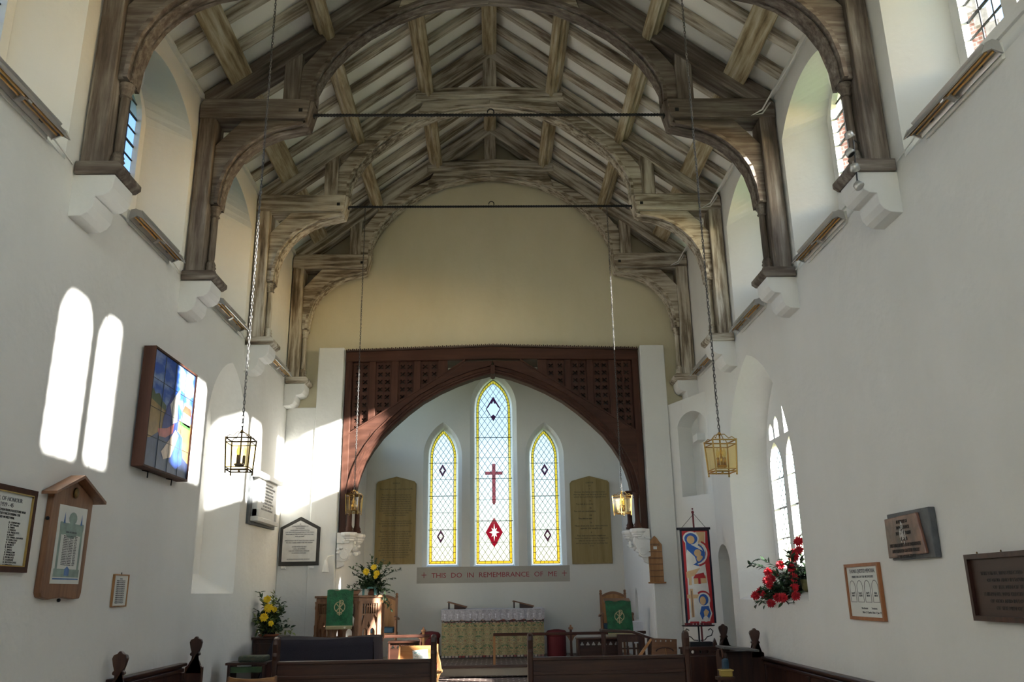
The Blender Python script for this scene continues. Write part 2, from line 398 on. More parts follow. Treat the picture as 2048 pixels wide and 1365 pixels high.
for i, (op, li) in enumerate(UPL+EXTRA): upper_window(mp_x(XL, -1), -1, op, li, XL, 'upper two-light leaded window in the left wall, %s' % bays[i+1])

# big lower window on the right with tracery
w = bpy.data.objects.new('window_20', None); COL.objects.link(w); w['kind'] = 'structure'; w['label'] = 'tall traceried three-light leaded window low in the right wall'
w.location = (XR+GP, 9.66, 1.72)
mpr = mp_x(XR)
LL = [(8.80, 9.24), (9.39, 9.83), (9.98, 10.42)]
holes = []
for a, b in LL: holes.append(arch((a+b)/2, (b-a)/2, 1.82, 2.98, 0.34, 7))
for a, b in LL:
    c = (a+b)/2
    zz = 3.50 if abs(c-9.61) > .1 else 3.68; q = .10*(1 if c < 9.4 else -1 if c > 9.8 else 0)
    holes.append(arch(c-0.105+q*.4, 0.075, 3.36, zz-.06*(q > 0), 0.12, 5)); holes.append(arch(c+0.105+q*.4, 0.075, 3.36, zz-.06*(q < 0), 0.12, 5))
holes.append([(9.61-.12, 3.92), (9.61, 3.83), (9.61+.12, 3.92), (9.61, 4.07)])
MB().plate(arch(9.61, 0.93, 1.71, 2.95, 1.27), holes, mpr, GP-0.06, GP+0.025).build('window_frame', M['stone'], w)
MB().sheet(arch(9.61, 0.89, 1.75, 2.95, 1.2), [], mpr, GP+0.02).build('window_glass', M['glass'], w)
lm = MB()
for a, b in LL:
    leads(lm, mpr, a, b, 1.82, 3.25, 1, 4, 0.007, GP+0.015)
    n = 11; dz = 0.115; hw = (b-a)
    for k in range(-3, n+1):
        for s in (1, -1):
            z0 = 1.82+k*dz; z1 = z0+dz*3
            p0 = [a, z0] if s > 0 else [b, z0]; p1 = [b, z1] if s > 0 else [a, z1]
            lo, hi = 1.82, 3.28
            def clip(p, q):
                t0 = max(0, (lo-p[1])/(q[1]-p[1])); t1 = min(1, (hi-p[1])/(q[1]-p[1]))
                return t0, t1
            t0, t1 = clip(p0, p1)
            if t1 <= t0: continue
            A = (p0[0]+(p1[0]-p0[0])*t0, p0[1]+(p1[1]-p0[1])*t0); B = (p0[0]+(p1[0]-p0[0])*t1, p0[1]+(p1[1]-p0[1])*t1)
            lm.tube([mpr(A[0], A[1], GP+.015), mpr(B[0], B[1], GP+.015)], 0.0035, 4)
lm.build('window_leading', M['lead'], w)
portal((XR+GP+0.12, 9.61, 2.95), (-1, 0, 0), 1.9, 2.5)

# west wall behind the camera; plain window added and raised to light the gable
ww = MB(); gab = [(XL-.1, -0.2), (XR+.1, -0.2), (XR+.1, EAVE), (XC, RIDGE+0.3), (XL-.1, EAVE)]
WH = arch(XC, 1.7, 4.4, 6.0, 1.9, 10)
ww.plate(gab, [WH], mp_y(YW), -0.3, 0.0)
struct('wall_back', ww, M['wall'])
o = MB().sheet(WH, [], mp_y(YW), -0.2).build('window_21', M['glass']); o['kind'] = 'structure'
portal((XC, YW-0.35, 6.1), (0, 1, 0), 3.4, 3.6)

# gable wall over the chancel arch, piers
AX0, AX1, AZ = -2.28, 2.24, 5.17
g = MB(); g.plate([(XL-.02, 0.0), (AX0, 0.0), (AX0, AZ), (AX1, AZ), (AX1, 0.0), (XR+.02, 0.0), (XR+.02, EAVE), (XC, RIDGE+0.25), (XL-.02, EAVE)], [], mp_y(YE), 0.0, 0.25)
struct('wall_front', g, M['cream'])
p = MB(); p.box(-2.665, AX0, 12.36, YE+.01, 0, 5.215); p.box(AX0-.05, AX0+.012, YE-.06, YE+.26, 0, 5.16); p.box(XL, -2.66, 12.38, YE+.01, 0, 4.29)
struct('wall_pier_left', p, M['wall'], bevel=0.012)
p = MB(); p.box(AX1, 2.615, 12.36, YE+.01, 0, 5.215); p.box(AX1-.012, AX1+.05, YE-.06, YE+.26, 0, 5.16)
struct('wall_pier_right', p, M['wall'], bevel=0.012)
# slanting corner wall with a deep arched niche
A = Vector((2.615, 12.40)); B = Vector((XR, 11.78)); dv = (B-A); Lw = dv.length; dv.normalize(); nv = Vector((-dv.y, dv.x)); 
if nv.y < 0: nv = -nv
def mp_diag(a, b, d): q = A + dv*a + nv*d; return (q.x, q.y, b)
NH = arch(Lw*0.60, Lw*0.365, 2.88, 3.92, 0.18)
d = MB(); rect = [(0, 0), (Lw, 0), (Lw, 4.34), (0, 4.27)]
d.sheet(rect, [NH], mp_diag, 0); d.loft(NH, NH, mp_diag, 0, 0.30); d.sheet(NH, [], mp_diag, 0.30)
d.add([(2.615, 12.40, 4.27), (XR, 11.78, 4.34), (XR, YE, 4.34), (2.615, YE, 4.27)], [(0, 1, 2, 3)])
d.box(XR-0.12, XR, 11.95, 12.2, 3.66, 3.76)
struct('wall_corner_right', d, M['wall'])

# chancel shell
c = MB(); CX0, CX1 = AX0, AX1
CW = [(12.85, 3.9), (14.8, 4.15), (14.8, 5.5), (12.85, 5.5)]  # unseen opening added to brighten the chancel, hidden behind the screen
c.sheet([(YE+.24, 0.3), (YB+.05, 0.3), (YB+.05, 5.8), (YE+.24, 5.8)], [CW], mp_x(CX0), 0); c.loft(CW, CW, mp_x(CX0), 0, -.25)
portal((CX0-.4, 13.65, 4.9), (1, 0, 0), 2.1, 1.5)
struct('wall_chancel_left', c, M['wall'])
c = MB()
NC = arch(13.95, 0.13, 1.15, 1.42, 0.22, 6)
mpc = mp_x(CX1)
c.sheet([(YE+.24, 0.3), (YB+.05, 0.3), (YB+.05, 5.8), (YE+.24, 5.8)], [NC], mpc, 0); c.loft(NC, NC, mpc, 0, 0.15); c.sheet(NC, [], mpc, 0.15)
struct('wall_chancel_right', c, M['wall'])
struct('ceiling_chancel', MB().box(CX0-.05, CX1+.05, YE+.12, YB+.4, 5.6, 5.7), M['pew_x'])
LAN = [(-0.93, 0.245, 2.08, 3.97, 4.48), (-0.015, 0.325, 2.07, 4.86, 5.42), (0.905, 0.245, 2.06, 3.95, 4.46)]
cb = MB(); H1s = []; H2s = []
for (cx, h, z0, zs, zt) in LAN:
    H1s.append(arch(cx, h+0.10, z0-0.10, zs, zt-zs+0.10)); H2s.append(arch(cx, h, z0, zs, zt-zs))
rect = [(CX0, 0.3), (CX1, 0.3), (CX1, 5.8), (CX0, 5.8)]
M['chancel'] = mat_plaster('plaster_chancel', (0.66, 0.645, 0.60), (0.72, 0.705, 0.66), 0.2)
cb.sheet(rect, H1s, mp_y(YB), 0.0); cb.sheet(rect, H2s, mp_y(YB), 0.25)
struct('wall_chancel_end', cb, M['chancel'])
cr_ = MB()
for a, b in zip(H1s, H2s): cr_.loft(a, b, mp_y(YB), 0.0, 0.25)
struct('trim_3', cr_, M['stone'])
portal((-0.01, YB+0.45, 3.7), (0, -1, 0), 2.6, 3.6)
# exterior
gm = mat_flat('grass', (0.10, 0.14, 0.05), 0.9, bump=0.5, bscale=3, var=0.3)
struct('ground', MB().box(-60, 70, -60, 90, -0.4, -0.3), gm)
# ceiling (plaster between rafters), closed roof above
ce = MB(); y0, y1 = YW-.1, YE+.2; e = 0.10
def roof_z(x): return RIDGE - SL*abs(x-XC)
pr = [(XL-.6, roof_z(XL-.6)+e), (XC, RIDGE+e), (XR+.6, roof_z(XR+.6)+e), (XR+.6, roof_z(XR+.6)+e+.15), (XC, RIDGE+e+.15), (XL-.6, roof_z(XL-.6)+e+.15)]
ce.prism([(a, b) for a, b in pr], mp_y(0), y0, y1)
struct('ceiling', ce, M['ceil'])

# ------------------------------------------------------------------ roof timbers
SLA = math.atan(SL)
ORD = ['first', 'second', 'third', 'fourth', 'fifth', 'sixth', 'seventh', 'eighth', 'ninth', 'tenth', 'eleventh', 'twelfth', 'thirteenth', 'fourteenth', 'fifteenth', 'sixteenth', 'seventeenth']
def sloped(name, label, cat, side, u0, u1, y0, y1, drop0, drop1, mat, group=None, parent=None, bevel=0.008):
    """timber lying along one roof slope; local x runs down the slope from the ridge"""
    L0, L1 = u0/math.cos(SLA), u1/math.cos(SLA)
    mb = MB(); n = max(2, int((L1-L0)/0.35)); rnd = random.Random(int(y0*1000)+side)
    for k in range(n+1):
        x = L0+(L1-L0)*k/n; j = rnd.uniform(-.008, .008); q = rnd.uniform(-.006, .006)
        mb.v += [(x, y0+j, -drop0), (x, y1+j, -drop0), (x, y1+q, -drop1+q), (x, y0+q, -drop1+q)]
    for k in range(n):
        b = 4*k
        for i in range(4): mb.f.append((b+i, b+(i+1) % 4, b+4+(i+1) % 4, b+4+i))
    mb.f += [(0, 1, 2, 3), tuple(4*n+i for i in (3, 2, 1, 0))]
    o = mb.build(name, mat, bevel=bevel)
    o.location = (XC, 0, RIDGE); o.rotation_euler = (0, SLA if side > 0 else PI-SLA, 0)
    if side < 0: o.scale = (1, 1, -1)
    if parent:
        o.parent = parent; o.matrix_parent_inverse = wmat(parent).inverted()
    elif label: tag(o, label, cat, group)
    return o
SN = {-1: 'left', 1: 'right'}
rows = []
for b in range(len(T)-1):
    for k in range(1, 5): rows.append(T[b] + 0.14 + (T[b+1]-T[b])*k/5.0)
rows = [y for y in rows if y > 4.2]
rows.sort(reverse=True)
for s in (-1, 1):
    for i, y in enumerate(rows):
        sloped('rafter', 'weathered limewashed rafter on the %s roof slope, %s counting from the arch wall' % (SN[s], ORD[i]), 'rafter', s,
               0.02, 3.04, y-0.056, y+0.056, -0.074, 0.006, M['oak_x'], 'common rafters of the roof')
# ridge beam, purlins, wall-plate boards
def yj(a, b): return a, b
rb = MB(); rb.prism([(XC-.10, 8.86), (XC-.05, 8.83), (XC+.05, 8.83), (XC+.10, 8.86), (XC+.10, 8.98), (XC, 9.1), (XC-.10, 8.98)], mp_y(0), YW, YE)
tag(rb.build('ridge_beam', M['oakg_y'], bevel=.008), 'moulded oak ridge beam along the top of the roof', 'beam')
for s in (-1, 1):
    for u, nm, w_, dr in ((0.93, 'upper', 0.085, 0.21), (1.86, 'lower', 0.085, 0.22)):
        # purlin section hangs square to the slope
        nx, nz = s*math.sin(SLA), math.cos(SLA); tx, tz = s*math.cos(SLA), -math.sin(SLA)
        cx, cz = XC+s*u, roof_z(XC+s*u)
        sec = []
        for a, d in ((-w_, .014), (w_, .014), (w_, dr*.55), (w_*.7, dr*.62), (w_*.7, dr*.9), (w_*.35, dr), (-w_*.35, dr), (-w_*.7, dr*.9), (-w_*.7, dr*.62), (-w_, dr*.55)):
            sec.append((cx + tx*a - nx*d, cz + tz*a - nz*d))
        pb = MB().prism(sec, mp_y(0), YW, YE)
        tag(pb.build('purlin', M['oakg_y'], bevel=.004), 'moulded oak purlin on the %s roof slope, the %s of the two' % (SN[s], nm), 'purlin', 'roof purlins')
    # flat board near the eaves
    u = 2.70; cx, cz = XC+s*u, roof_z(XC+s*u); tx, tz = s*math.cos(SLA), -math.sin(SLA); nx, nz = s*math.sin(SLA), math.cos(SLA)
    sec = [(cx+tx*a-nx*d, cz+tz*a-nz*d) for a, d in ((-.13, .014), (.13, .014), (.13, .08), (-.13, .08))]
    tag(MB().prism(sec, mp_y(0), YW, YE).build('eaves_board', M['oakg_y'], bevel=.006), 'flat pale timber board running along the foot of the %s roof slope' % SN[s], 'board')
    x = XL if s < 0 else XR
    o = MB().box(min(x, x-s*.035), max(x, x-s*.035), YW, YE, 6.68, 6.73).build('trim_%d' % (4 if s < 0 else 5), M['white']); o['kind'] = 'structure'

LOWIN = [(2.80, 5.46), (2.785, 5.65), (2.73, 5.86), (2.64, 6.02), (2.53, 6.14), (2.40, 6.24), (2.24, 6.315), (2.06, 6.36), (1.95, 6.385)]
UPIN = [(1.88, 6.66), (1.875, 6.85), (1.80, 7.03), (1.69, 7.21), (1.54, 7.39), (1.33, 7.58), (1.03, 7.78), (0.73, 7.92), (0.38, 8.005), (0.0, 8.045)]
def offs(pts, d):
    out = []
    for i, p in enumerate(pts):
        a = pts[max(i-1, 0)]; b = pts[min(i+1, len(pts)-1)]
        t = Vector((b[0]-a[0], b[1]-a[1])); t.normalize(); out.append((p[0]+t.y*d, p[1]-t.x*d)) 
    return out
def truss(y, label, dark):
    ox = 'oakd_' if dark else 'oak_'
    t = thing('roof_truss', label, 'roof truss', (XC, y+.14, 6.5), group='hammerbeam trusses of the nave roof')
    th = 0.28
    for s in (-1, 1):
        m = (lambda s: (lambda a, b, d: (XC+s*a, y+d, b)))(s)
        # wall post with chamfered front
        MB().prism([(3.055, 4.70), (2.885, 4.70), (2.885, 6.44), (3.055, 6.44)], m, 0, th).build('wall_post', M[ox+'z'], t, bevel=.012)
        cb = MB(); cx, cy = XC+s*2.845, y+.14
        cb.lathe([(.030, 4.86), (.034, 4.9), (.034, 5.34), (.030, 5.36)], (cx, cy, 0), 12)
        col = cb.build('colonnette', M[ox+'z'], t, smooth=True)
        MB().lathe([(.055, 4.71), (.058, 4.75), (.046, 4.775), (.056, 4.79), (.044, 4.81), (.05, 4.825), (.034, 4.86)], (cx, cy, 0), 14).build('base', M[ox+'z'], col, smooth=True)
        MB().lathe([(.034, 5.34), (.050, 5.352), (.038, 5.365), (.046, 5.40), (.058, 5.412), (.046, 5.425), (.062, 5.445), (.055, 5.47)], (cx, cy, 0), 14).build('capital', M[ox+'z'], col, smooth=True)
        MB().prism([(3.06, 4.70), (2.76, 4.70), (2.72, 4.67), (2.72, 4.63), (2.76, 4.60), (3.06, 4.60)], m, -.05, th+.05).build('shelf', M[ox+'x'], t, bevel=.008)
        # lower curved brace with moulded inner edge
        MB().prism(LOWIN + [(1.95, 6.44), (2.62, 6.44), (2.885, 6.14), (2.885, 5.46)], m, .05, th-.05).build('curved_brace', M[ox+'x'], t, bevel=.01)
        e0, e1 = LOWIN, offs(LOWIN, .035)
        mo = MB(); mo.prism(e0+e1[::-1], m, .02, th-.02); mo.prism(offs(LOWIN, -.012)+offs(LOWIN, .012)[::-1], m, .09, th-.09)
        mo.build('moulding', M[ox+'x'], t)
        # hammer beam, slightly splayed tip
        MB().prism([(3.06, 6.43), (1.955, 6.43), (1.93, 6.46), (1.905, 6.66), (3.02, 6.665), (3.06, 6.60)], m, -.015, th+.015).build('hammer_beam', M[ox+'x'], t, bevel=.014)
        MB().prism([(1.99, 6.37), (1.93, 6.39), (1.87, 6.64), (1.91, 6.66), (1.97, 6.44)], m, .02, th-.02).build('beam_tip', M[ox+'z'], t, bevel=.006)
        MB().prism([(2.21, 6.65), (2.03, 6.65), (2.03, 7.30), (2.21, 7.20)], m, .03, th-.03).build('hammer_post', M[ox+'z'], t, bevel=.01)
        outer = [(1.89, 7.28), (2.02, 7.10), (2.05, 6.90), (2.05, 6.66)]
        lo = UPIN[:7]
        MB().prism(lo + [(0.97, 7.98), (1.45, 7.72), (1.72, 7.5)] + outer, m, .05, th-.05).build('arch_brace', M[ox+'x'], t, bevel=.01)
        up = UPIN[6:]
        MB().prism(up + [(0.0, 8.14), (0.5, 8.13), (0.90, 8.11), (0.97, 7.98)], m, .05, th-.05).build('arch_brace', M['oak_x'], t, bevel=.01)
        mo = MB(); mo.prism(UPIN+offs(UPIN, .035)[::-1], m, .02, th-.02); mo.prism(offs(UPIN, -.012)+offs(UPIN, .012)[::-1], m, .09, th-.09)
        mo.build('moulding', M[ox+'x'], t)
        sloped('principal_rafter', None, None, s, 0.0, 3.05, y+.02, y+.26, -.04, .20, M[ox+'x'], parent=t, bevel=.02)
        if y > 0: MB().box(XC+s*2.0-.02, XC+s*2.0+.02, y-.018, y-.01, 6.50, 6.54).build('peg', M['iron'], t)
    MB().prism([(-1.02, 8.08), (-.5, 8.12), (0, 8.13), (.5, 8.12), (1.02, 8.08), (1.02, 8.26), (.5, 8.30), (0, 8.32), (-.5, 8.30), (-1.02, 8.26)],
               lambda a, b, d: (XC+a, y+d, b), .01, th-.01).build('collar', M['oak_x'], t, bevel=.014)
    MB().prism([(-1.0, 8.15), (0, 8.19), (1.0, 8.15), (1.0, 8.19), (0, 8.23), (-1.0, 8.19)], lambda a, b, d: (XC+a, y+d, b), -.02, .02).build('collar_moulding', M['oak_x'], t)
    MB().box(XC-.095, XC+.095, y+.05, y+.23, 8.30, 8.86).build('king_post', M['oak_z'], t, bevel=.01)
    return t
tl = ['hammerbeam truss nearest the camera, its crown above the picture', 'dark hammerbeam truss, second from the camera',
      'hammerbeam truss carrying the iron rod in front of the last one', 'hammerbeam truss standing against the arch wall']
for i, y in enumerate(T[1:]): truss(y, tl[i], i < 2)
# plaster corbels under every wall post
wp = ['nearest the camera', 'second from the camera', 'third from the camera', 'by the arch wall']
for s in (-1, 1):
    for i, y in enumerate(T[1:]):
        X = XL if s < 0 else XR
        m = lambda a, b, d: (X - s*a, y+d, b)
        prof = [(-.01, 4.60), (.30, 4.60), (.30, 4.56), (.295, 4.50), (.27, 4.455), (.23, 4.43), (.175, 4.425), (.175, 4.40), (.165, 4.34), (.135, 4.295), (.09, 4.27), (-.01, 4.265)]
        c = MB().prism(prof, m, -.02, .30)
        tag(c.build('corbel', M['stone'], bevel=.006), 'plaster corbel on the %s wall under the truss %s' % (SN[s], wp[i]), 'corbel', 'corbels under the trusses')
# tie rods
for y, nm in ((T[2]+.14, 'nearer of the two, with one small shackle'), (T[3]+.14, 'farther of the two, holding two lantern chains')):
    r = thing('tie_rod', 'thin black iron tie rod across the roof, %s' % nm, 'tie rod', (XC, y, 6.55), group='iron tie rods')
    b = MB(); b.tube([(XC-1.95, y, 6.55), (XC+1.93, y, 6.55)], .014, 8)
    n = 110
    for k in range(n):
        x = XC-1.85+3.7*k/n; b.tube([(x, y, 6.55), (x+.012, y, 6.55)], .018, 6)
    b.build('rod', M['iron'], r)
    MB().tube([(XC+.01+.035*math.cos(a), y, 6.585+.04*math.sin(a)) for a in [PI*k/8-.3 for k in range(10)]], .007, 6).build('shackle', M['iron'], r)
    for sx in (-1, 1): MB().box(XC+sx*1.90-.012, XC+sx*1.90+.012, y-.03, y+.03, 6.52, 6.58).build('bracket', M['iron'], r)
# white cable along the right eaves
cb = MB(); pts = [(XR-.05, 3.2, 6.62)]
for k in range(2, 5):
    y = T[k]
    pts += [(XR-.06, y-.5, 6.63), (XR-.10, y-.15, 6.60), (XR-.16, y-.04, 6.50), (XR-.28, y-.04, 6.43)]
    pts += [(XR-.16, y-.03, 6.46), (XR-.06, y-.02, 6.60), (XR-.05, y+.3, 6.62)]
cb.tube(pts, .010, 6)
tag(cb.build('cable', M['white'], smooth=True), 'white electric cable running along the right eaves and down the hammer beams', 'cable')

# ------------------------------------------------------------------ heaters
def heater(x, s, yc, z, label):
    """s=+1: on the right wall"""
    t = thing('infrared_heater', label, 'heater', (x, yc, z), group='infrared bar heaters along the walls')
    L = .49
    def m(a, b, d): return (x - s*a, yc+d, z+b)      # a: out from the wall
    MB().prism([(0, -.06), (.022, -.07), (.022, .045), (0, .05)], m, -L+.03, L-.03).build('wall_plate', M['white'], t)
    tr = MB()
    sec = [(.035, -.075), (.05, -.045), (.085, -.02), (.125, -.035), (.155, -.085), (.163, -.08), (.13, -.022), (.085, -.005), (.045, -.03), (.027, -.072)]
    sec = [(a, b+.03) for a, b in sec]
    tr.prism(sec, m, -L, L)
    tr.build('reflector', M['steel'], t)
    MB().prism([(.03, .02), (.10, .028), (.12, .05), (.05, .06), (.03, .05)], m, -L+.04, L-.04).build('housing', M['steel'], t, bevel=.004)
    for dd in (-1, 1):
        MB().prism([(.03, -.05), (.045, .035), (.085, .045), (.13, .02), (.165, -.055), (.10, -.02)], m, dd*L-.006, dd*L+.006).build('end_cap', M['steel'], t)
        MB().box(min(x-s*.005, x-s*.06), max(x-s*.005, x-s*.06), yc+dd*.3-.02, yc+dd*.3+.02, z-.02, z+.03).build('bracket', M['steel_dark'], t)
    for a, b in ((.075, -.022), (.118, -.030)):
        MB().tube([m(a, b, -L+.02), m(a, b, L-.02)], .0085, 8).build('tube', M['tube'], t, smooth=True)
    MB().prism([(.05, -.05), (.10, -.015), (.15, -.055), (.145, -.065), (.10, -.03), (.055, -.06)], m, -.02, .02).build('tube_clip', M['steel'], t)
    return t
hl = ['cut by the picture edge', 'between the first and second roof corbels', 'between the second and third roof corbels', 'nearest the arch wall']
for s in (-1, 1):
    for i, y in enumerate((4.75, 7.02, 9.24, 11.45)):
        if s > 0: y -= (.05, .0, -.04, .0)[i]
        heater(XL if s < 0 else XR, s, y, 4.70 if s < 0 else 4.66, 'infrared bar heater high on the %s wall, %s' % (SN[s], hl[i]) if not (s > 0 and i == 0) else 'infrared bar heater below the brick-view window on the right wall')
    X = XL if s < 0 else XR
    for (a, b), w_ in zip(((5.28, 5.60), (7.52, 7.82), (9.75, 10.08)), ('first', 'second', 'third')):
        cb = MB().tube([(X-s*.01, a, 4.70), (X-s*.012, (a+b)/2, 4.68), (X-s*.01, b, 4.66)], .006, 5)
        tag(cb.build('cable', M['white']), 'short painted heater cable on the %s wall beside the %s roof corbel' % (SN[s], w_), 'cable', 'heater cables')

# small spotlights on the nearest right post
sp = thing('spotlight_cluster', 'cluster of four small metal spotlights on the nearest post of the right wall', 'spotlights', (2.70, 5.66, 4.6))
MB().tube([(2.80, 5.68, 4.86), (2.72, 5.60, 4.84), (2.70, 5.60, 4.42)], .006, 6).build('arm', M['steel_dark'], sp)
for i, (dx, dz, an) in enumerate(((0, .24, .9), (-.01, .10, .3), (.0, -.03, 1.4), (.02, -.17, .2))):
    b = MB().lathe([(.012, .05), (.03, .04), (.038, 0), (.034, -.005)], (0, 0, 0), 12)
    b.xf(Matrix.Translation((2.68+dx, 5.56, 4.60+dz)) @ Euler((-.6+an, -.5, 0)).to_matrix().to_4x4())
    l = b.build('lamp_head', M['steel'], sp, smooth=True)
    MB().lathe([(.028, .0), (.02, .006), (.001, .008)], (0, 0, 0), 10).xf(Matrix.Translation((2.68+dx, 5.56, 4.594+dz)) @ Euler((-.6+an, -.5, 0)).to_matrix().to_4x4()).build('lens', M['glass_w'], l)
#@@SECTION3
# ------------------------------------------------------------------ timber arch screen
def q4(cx, cz, r):
    """quatrefoil-like pierced cross"""
    pts = []
    for k in range(4):
        a = PI/4 + k*PI/2
        for da, rr in ((-.42, .62), (-.30, 1.0), (0, 1.12), (.30, 1.0), (.42, .62)):
            pts.append((cx+r*rr*math.cos(a+da), cz+r*rr*math.sin(a+da)))
        pts.append((cx+r*.30*math.cos(a+PI/4), cz+r*.30*math.sin(a+PI/4)))
    return pts
scr = thing('arch_screen', 'dark red-brown timber screen with a wide pointed arch opening into the chancel', 'arch screen', (-.02, 12.5, 2.45))
SXC = -0.02
INT = [(0, 4.83), (.27, 4.76), (.54, 4.66), (.80, 4.54), (1.06, 4.39), (1.28, 4.22), (1.49, 4.03), (1.66, 3.86), (1.80, 3.67), (1.90, 3.50), (1.97, 3.33), (2.02, 3.16), (2.05, 2.97)]
def offo(pts, d):
    out = []
    for i, p in enumerate(pts):
        a = pts[max(i-1, 0)]; b = pts[min(i+1, len(pts)-1)]
        t = Vector((b[0]-a[0], b[1]-a[1])).normalized(); q = (p[0]-t.y*d, p[1]+t.x*d); out.append((max(0, q[0]), q[1]))
    return out
def diag(u): return 3.90 + (2.13-u)*0.648
for s in (-1, 1):
    m = (lambda s: (lambda a, b, d: (SXC+s*a, d, b)))(s)
    SN2 = SN[s]
    O1 = offo(INT, .10); O2 = offo(INT, .055)
    sp_ = O1 + [(2.14, 2.95), (2.235, 2.95), (2.235, diag(2.235)), (.44, diag(.44)), (0, 5.01)]
    MB().prism(sp_, m, 12.43, 12.60).build('arch_rib', M['mah_x'], scr, bevel=.004)
    mo = MB(); mo.prism(O1+O2[::-1], m, 12.47, 12.64); mo.build('arch_moulding', M['mah_x'], scr)
    mo = MB(); mo.prism(O2+offo(INT, .025)[::-1], m, 12.50, 12.68); mo.build('arch_moulding', M['mah_x'], scr)
    mo = MB(); mo.prism(offo(INT, .03)+INT[::-1], m, 12.53, 12.72); mo.build('arch_moulding', M['mah_x'], scr)
    mo = MB(); mo.prism(offo(INT, .115)+offo(INT, .10)[::-1], m, 12.41, 12.44); mo.build('arch_moulding', M['mah_x'], scr)
    MB().prism([(2.235, diag(2.235)+.02), (.42, diag(.42)+.02), (.42, diag(.42)-.005), (2.235, diag(2.235)-.005)], m, 12.415, 12.44).build('brace_moulding', M['mah_x'], scr)
    for pa, pb in (((1.82, 3.92), (1.93, 3.55)), ((.42, 4.98), (.78, 4.70))):
        MB().prism([pa, (pa[0]+.008, pa[1]), (pb[0]+.008, pb[1]), pb], m, 12.427, 12.435).build('joint', M['pew_x'], scr)
    # outer post, studs and pierced panels
    MB().prism([(2.14, 2.45), (2.235, 2.45), (2.235, 5.02), (2.14, 5.02)], m, 12.42, 12.60).build('post', M['mah_z'], scr, bevel=.006)
    edges = [(2.13, 1.87), (1.79, 1.53), (1.45, 1.19), (1.11, .82)]
    for i, (a, b) in enumerate(edges):
        nxt = edges[i+1][0] if i < 3 else .70
        z0 = diag(b)-.02
        MB().prism([(b+.01, z0), (nxt-.01, diag(nxt)-.02), (nxt-.01, 5.02), (b+.01, 5.02)], m, 12.445, 12.58).build('stud', M['mah_z'], scr, bevel=.006)
        zb = diag(a)-.06
        hs = []
        k = 0
        while True:
            z = 4.93 - .118*k
            if z < zb: break
            for c in (a-.075, b+.075):
                if z-.05 > diag(c)-.02: hs.append(q4(c, z, .040))
            k += 1
        MB().plate([(b, diag(b)-.03), (a, diag(a)-.03), (a, 5.02), (b, 5.02)], hs, m, 12.49, 12.515).build('pierced_panel', M['mah_z'], scr)
        MB().prism([(b-.01, diag(b)-.1), (a+.01, diag(a)-.1), (a+.01, 5.02), (b-.01, 5.02)], m, 12.585, 12.60).build('hole_shade_sheet', M['ink_dark'], scr)  # black sheet added to make the pierced holes read dark
        MB().prism([(a-.125, diag((a+b)/2)), (a-.135, diag((a+b)/2)), (a-.135, 5.02), (a-.125, 5.02)], m, 12.478, 12.49).build('panel_bead', M['mah_z'], scr)
    # twin shafts at the springing
    for u, yy in ((2.08, 12.37), (1.99, 12.50)):
        b = MB().lathe([(.062, 2.45), (.062, 2.475), (.05, 2.49), (.056, 2.51), (.042, 2.53), (.036, 2.56), (.036, 2.88), (.046, 2.895), (.038, 2.91), (.05, 2.94), (.056, 2.97)], (SXC+s*u, yy, 0), 14)
        b.build('shaft', M['mah_z'], scr, smooth=True)
    MB().prism([(2.05, 2.965), (1.94, 2.965), (1.93, 3.0), (2.05, 3.0)], m, 12.40, 12.66).build('impost', M['mah_x'], scr, bevel=.01)
    # carved white capital brackets below
    c = thing('capital_bracket', 'white carved foliage bracket under the %s foot of the arch screen%s' % (SN2, ', partly in sunlight' if s < 0 else ''), 'bracket', (SXC+s*2.1, 12.4, 2.0), group='carved brackets of the arch screen')
    cb = MB()
    for ux, yy, zz in ((2.08, 12.37, 2.45), (1.985, 12.50, 2.43)):
        cb.lathe([(.02, -.15), (.07, -.125), (.085, -.11), (.085, -.095), (.10, -.08), (.10, -.065), (.12, -.045), (.125, -.02), (.115, 0)], (SXC+s*ux, yy, zz), 10)
    cb.prism([(2.06, 2.30), (2.235, 2.30), (2.235, 2.445), (2.06, 2.445)], m, 12.30, 12.50)
    cb.build('abacus', M['stone'], c)
    lf = MB(); rnd = random.Random(5+s)
    for k in range(26):
        uu = rnd.uniform(1.93, 2.22); zz = rnd.uniform(2.13, 2.33); yy = 12.36+(2.22-uu)*.35+rnd.uniform(-.06, .03)
        lf.ball((SXC+s*uu, yy, zz), (rnd.uniform(.02, .045), rnd.uniform(.02, .04), rnd.uniform(.018, .035)), 8, 5)
    lf.build('leaves', M['stone'], c, smooth=True)
    sc = MB(); sc.prism([(2.235, 2.34), (2.02, 2.34), (2.0, 2.26), (2.03, 2.20), (2.06, 2.14), (2.07, 2.08), (2.11, 2.05), (2.17, 2.045), (2.235, 2.06)], m, 12.33, 12.47)
    sc.tube([(SXC+s*(2.13), 12.30, 2.13), (SXC+s*2.13, 12.48, 2.13)], .055, 14)
    sc.prism([(2.235, 2.10), (2.10, 2.09), (2.14, 1.99), (2.19, 1.97), (2.235, 1.95)], m, 12.36, 12.47)
    sc.build('scroll', M['stone'], c, bevel=.006)
MB().prism([(-2.255, 5.0), (-2.255, 5.165), (SXC, 5.235), (2.215, 5.165), (2.215, 5.0), (SXC, 5.03)], mp_y(0), 12.40, 12.499).build('lintel', M['mah_x'], scr, bevel=.006)
cr = MB(); n = 150
for k in range(n):
    x = -2.255+4.47*k/n; z = 5.165+.07*(1-abs(x-SXC)/2.235); cr.box(x, x+.018, 12.375, 12.42, z-.012, z+.020+(.007 if k % 2 else 0))
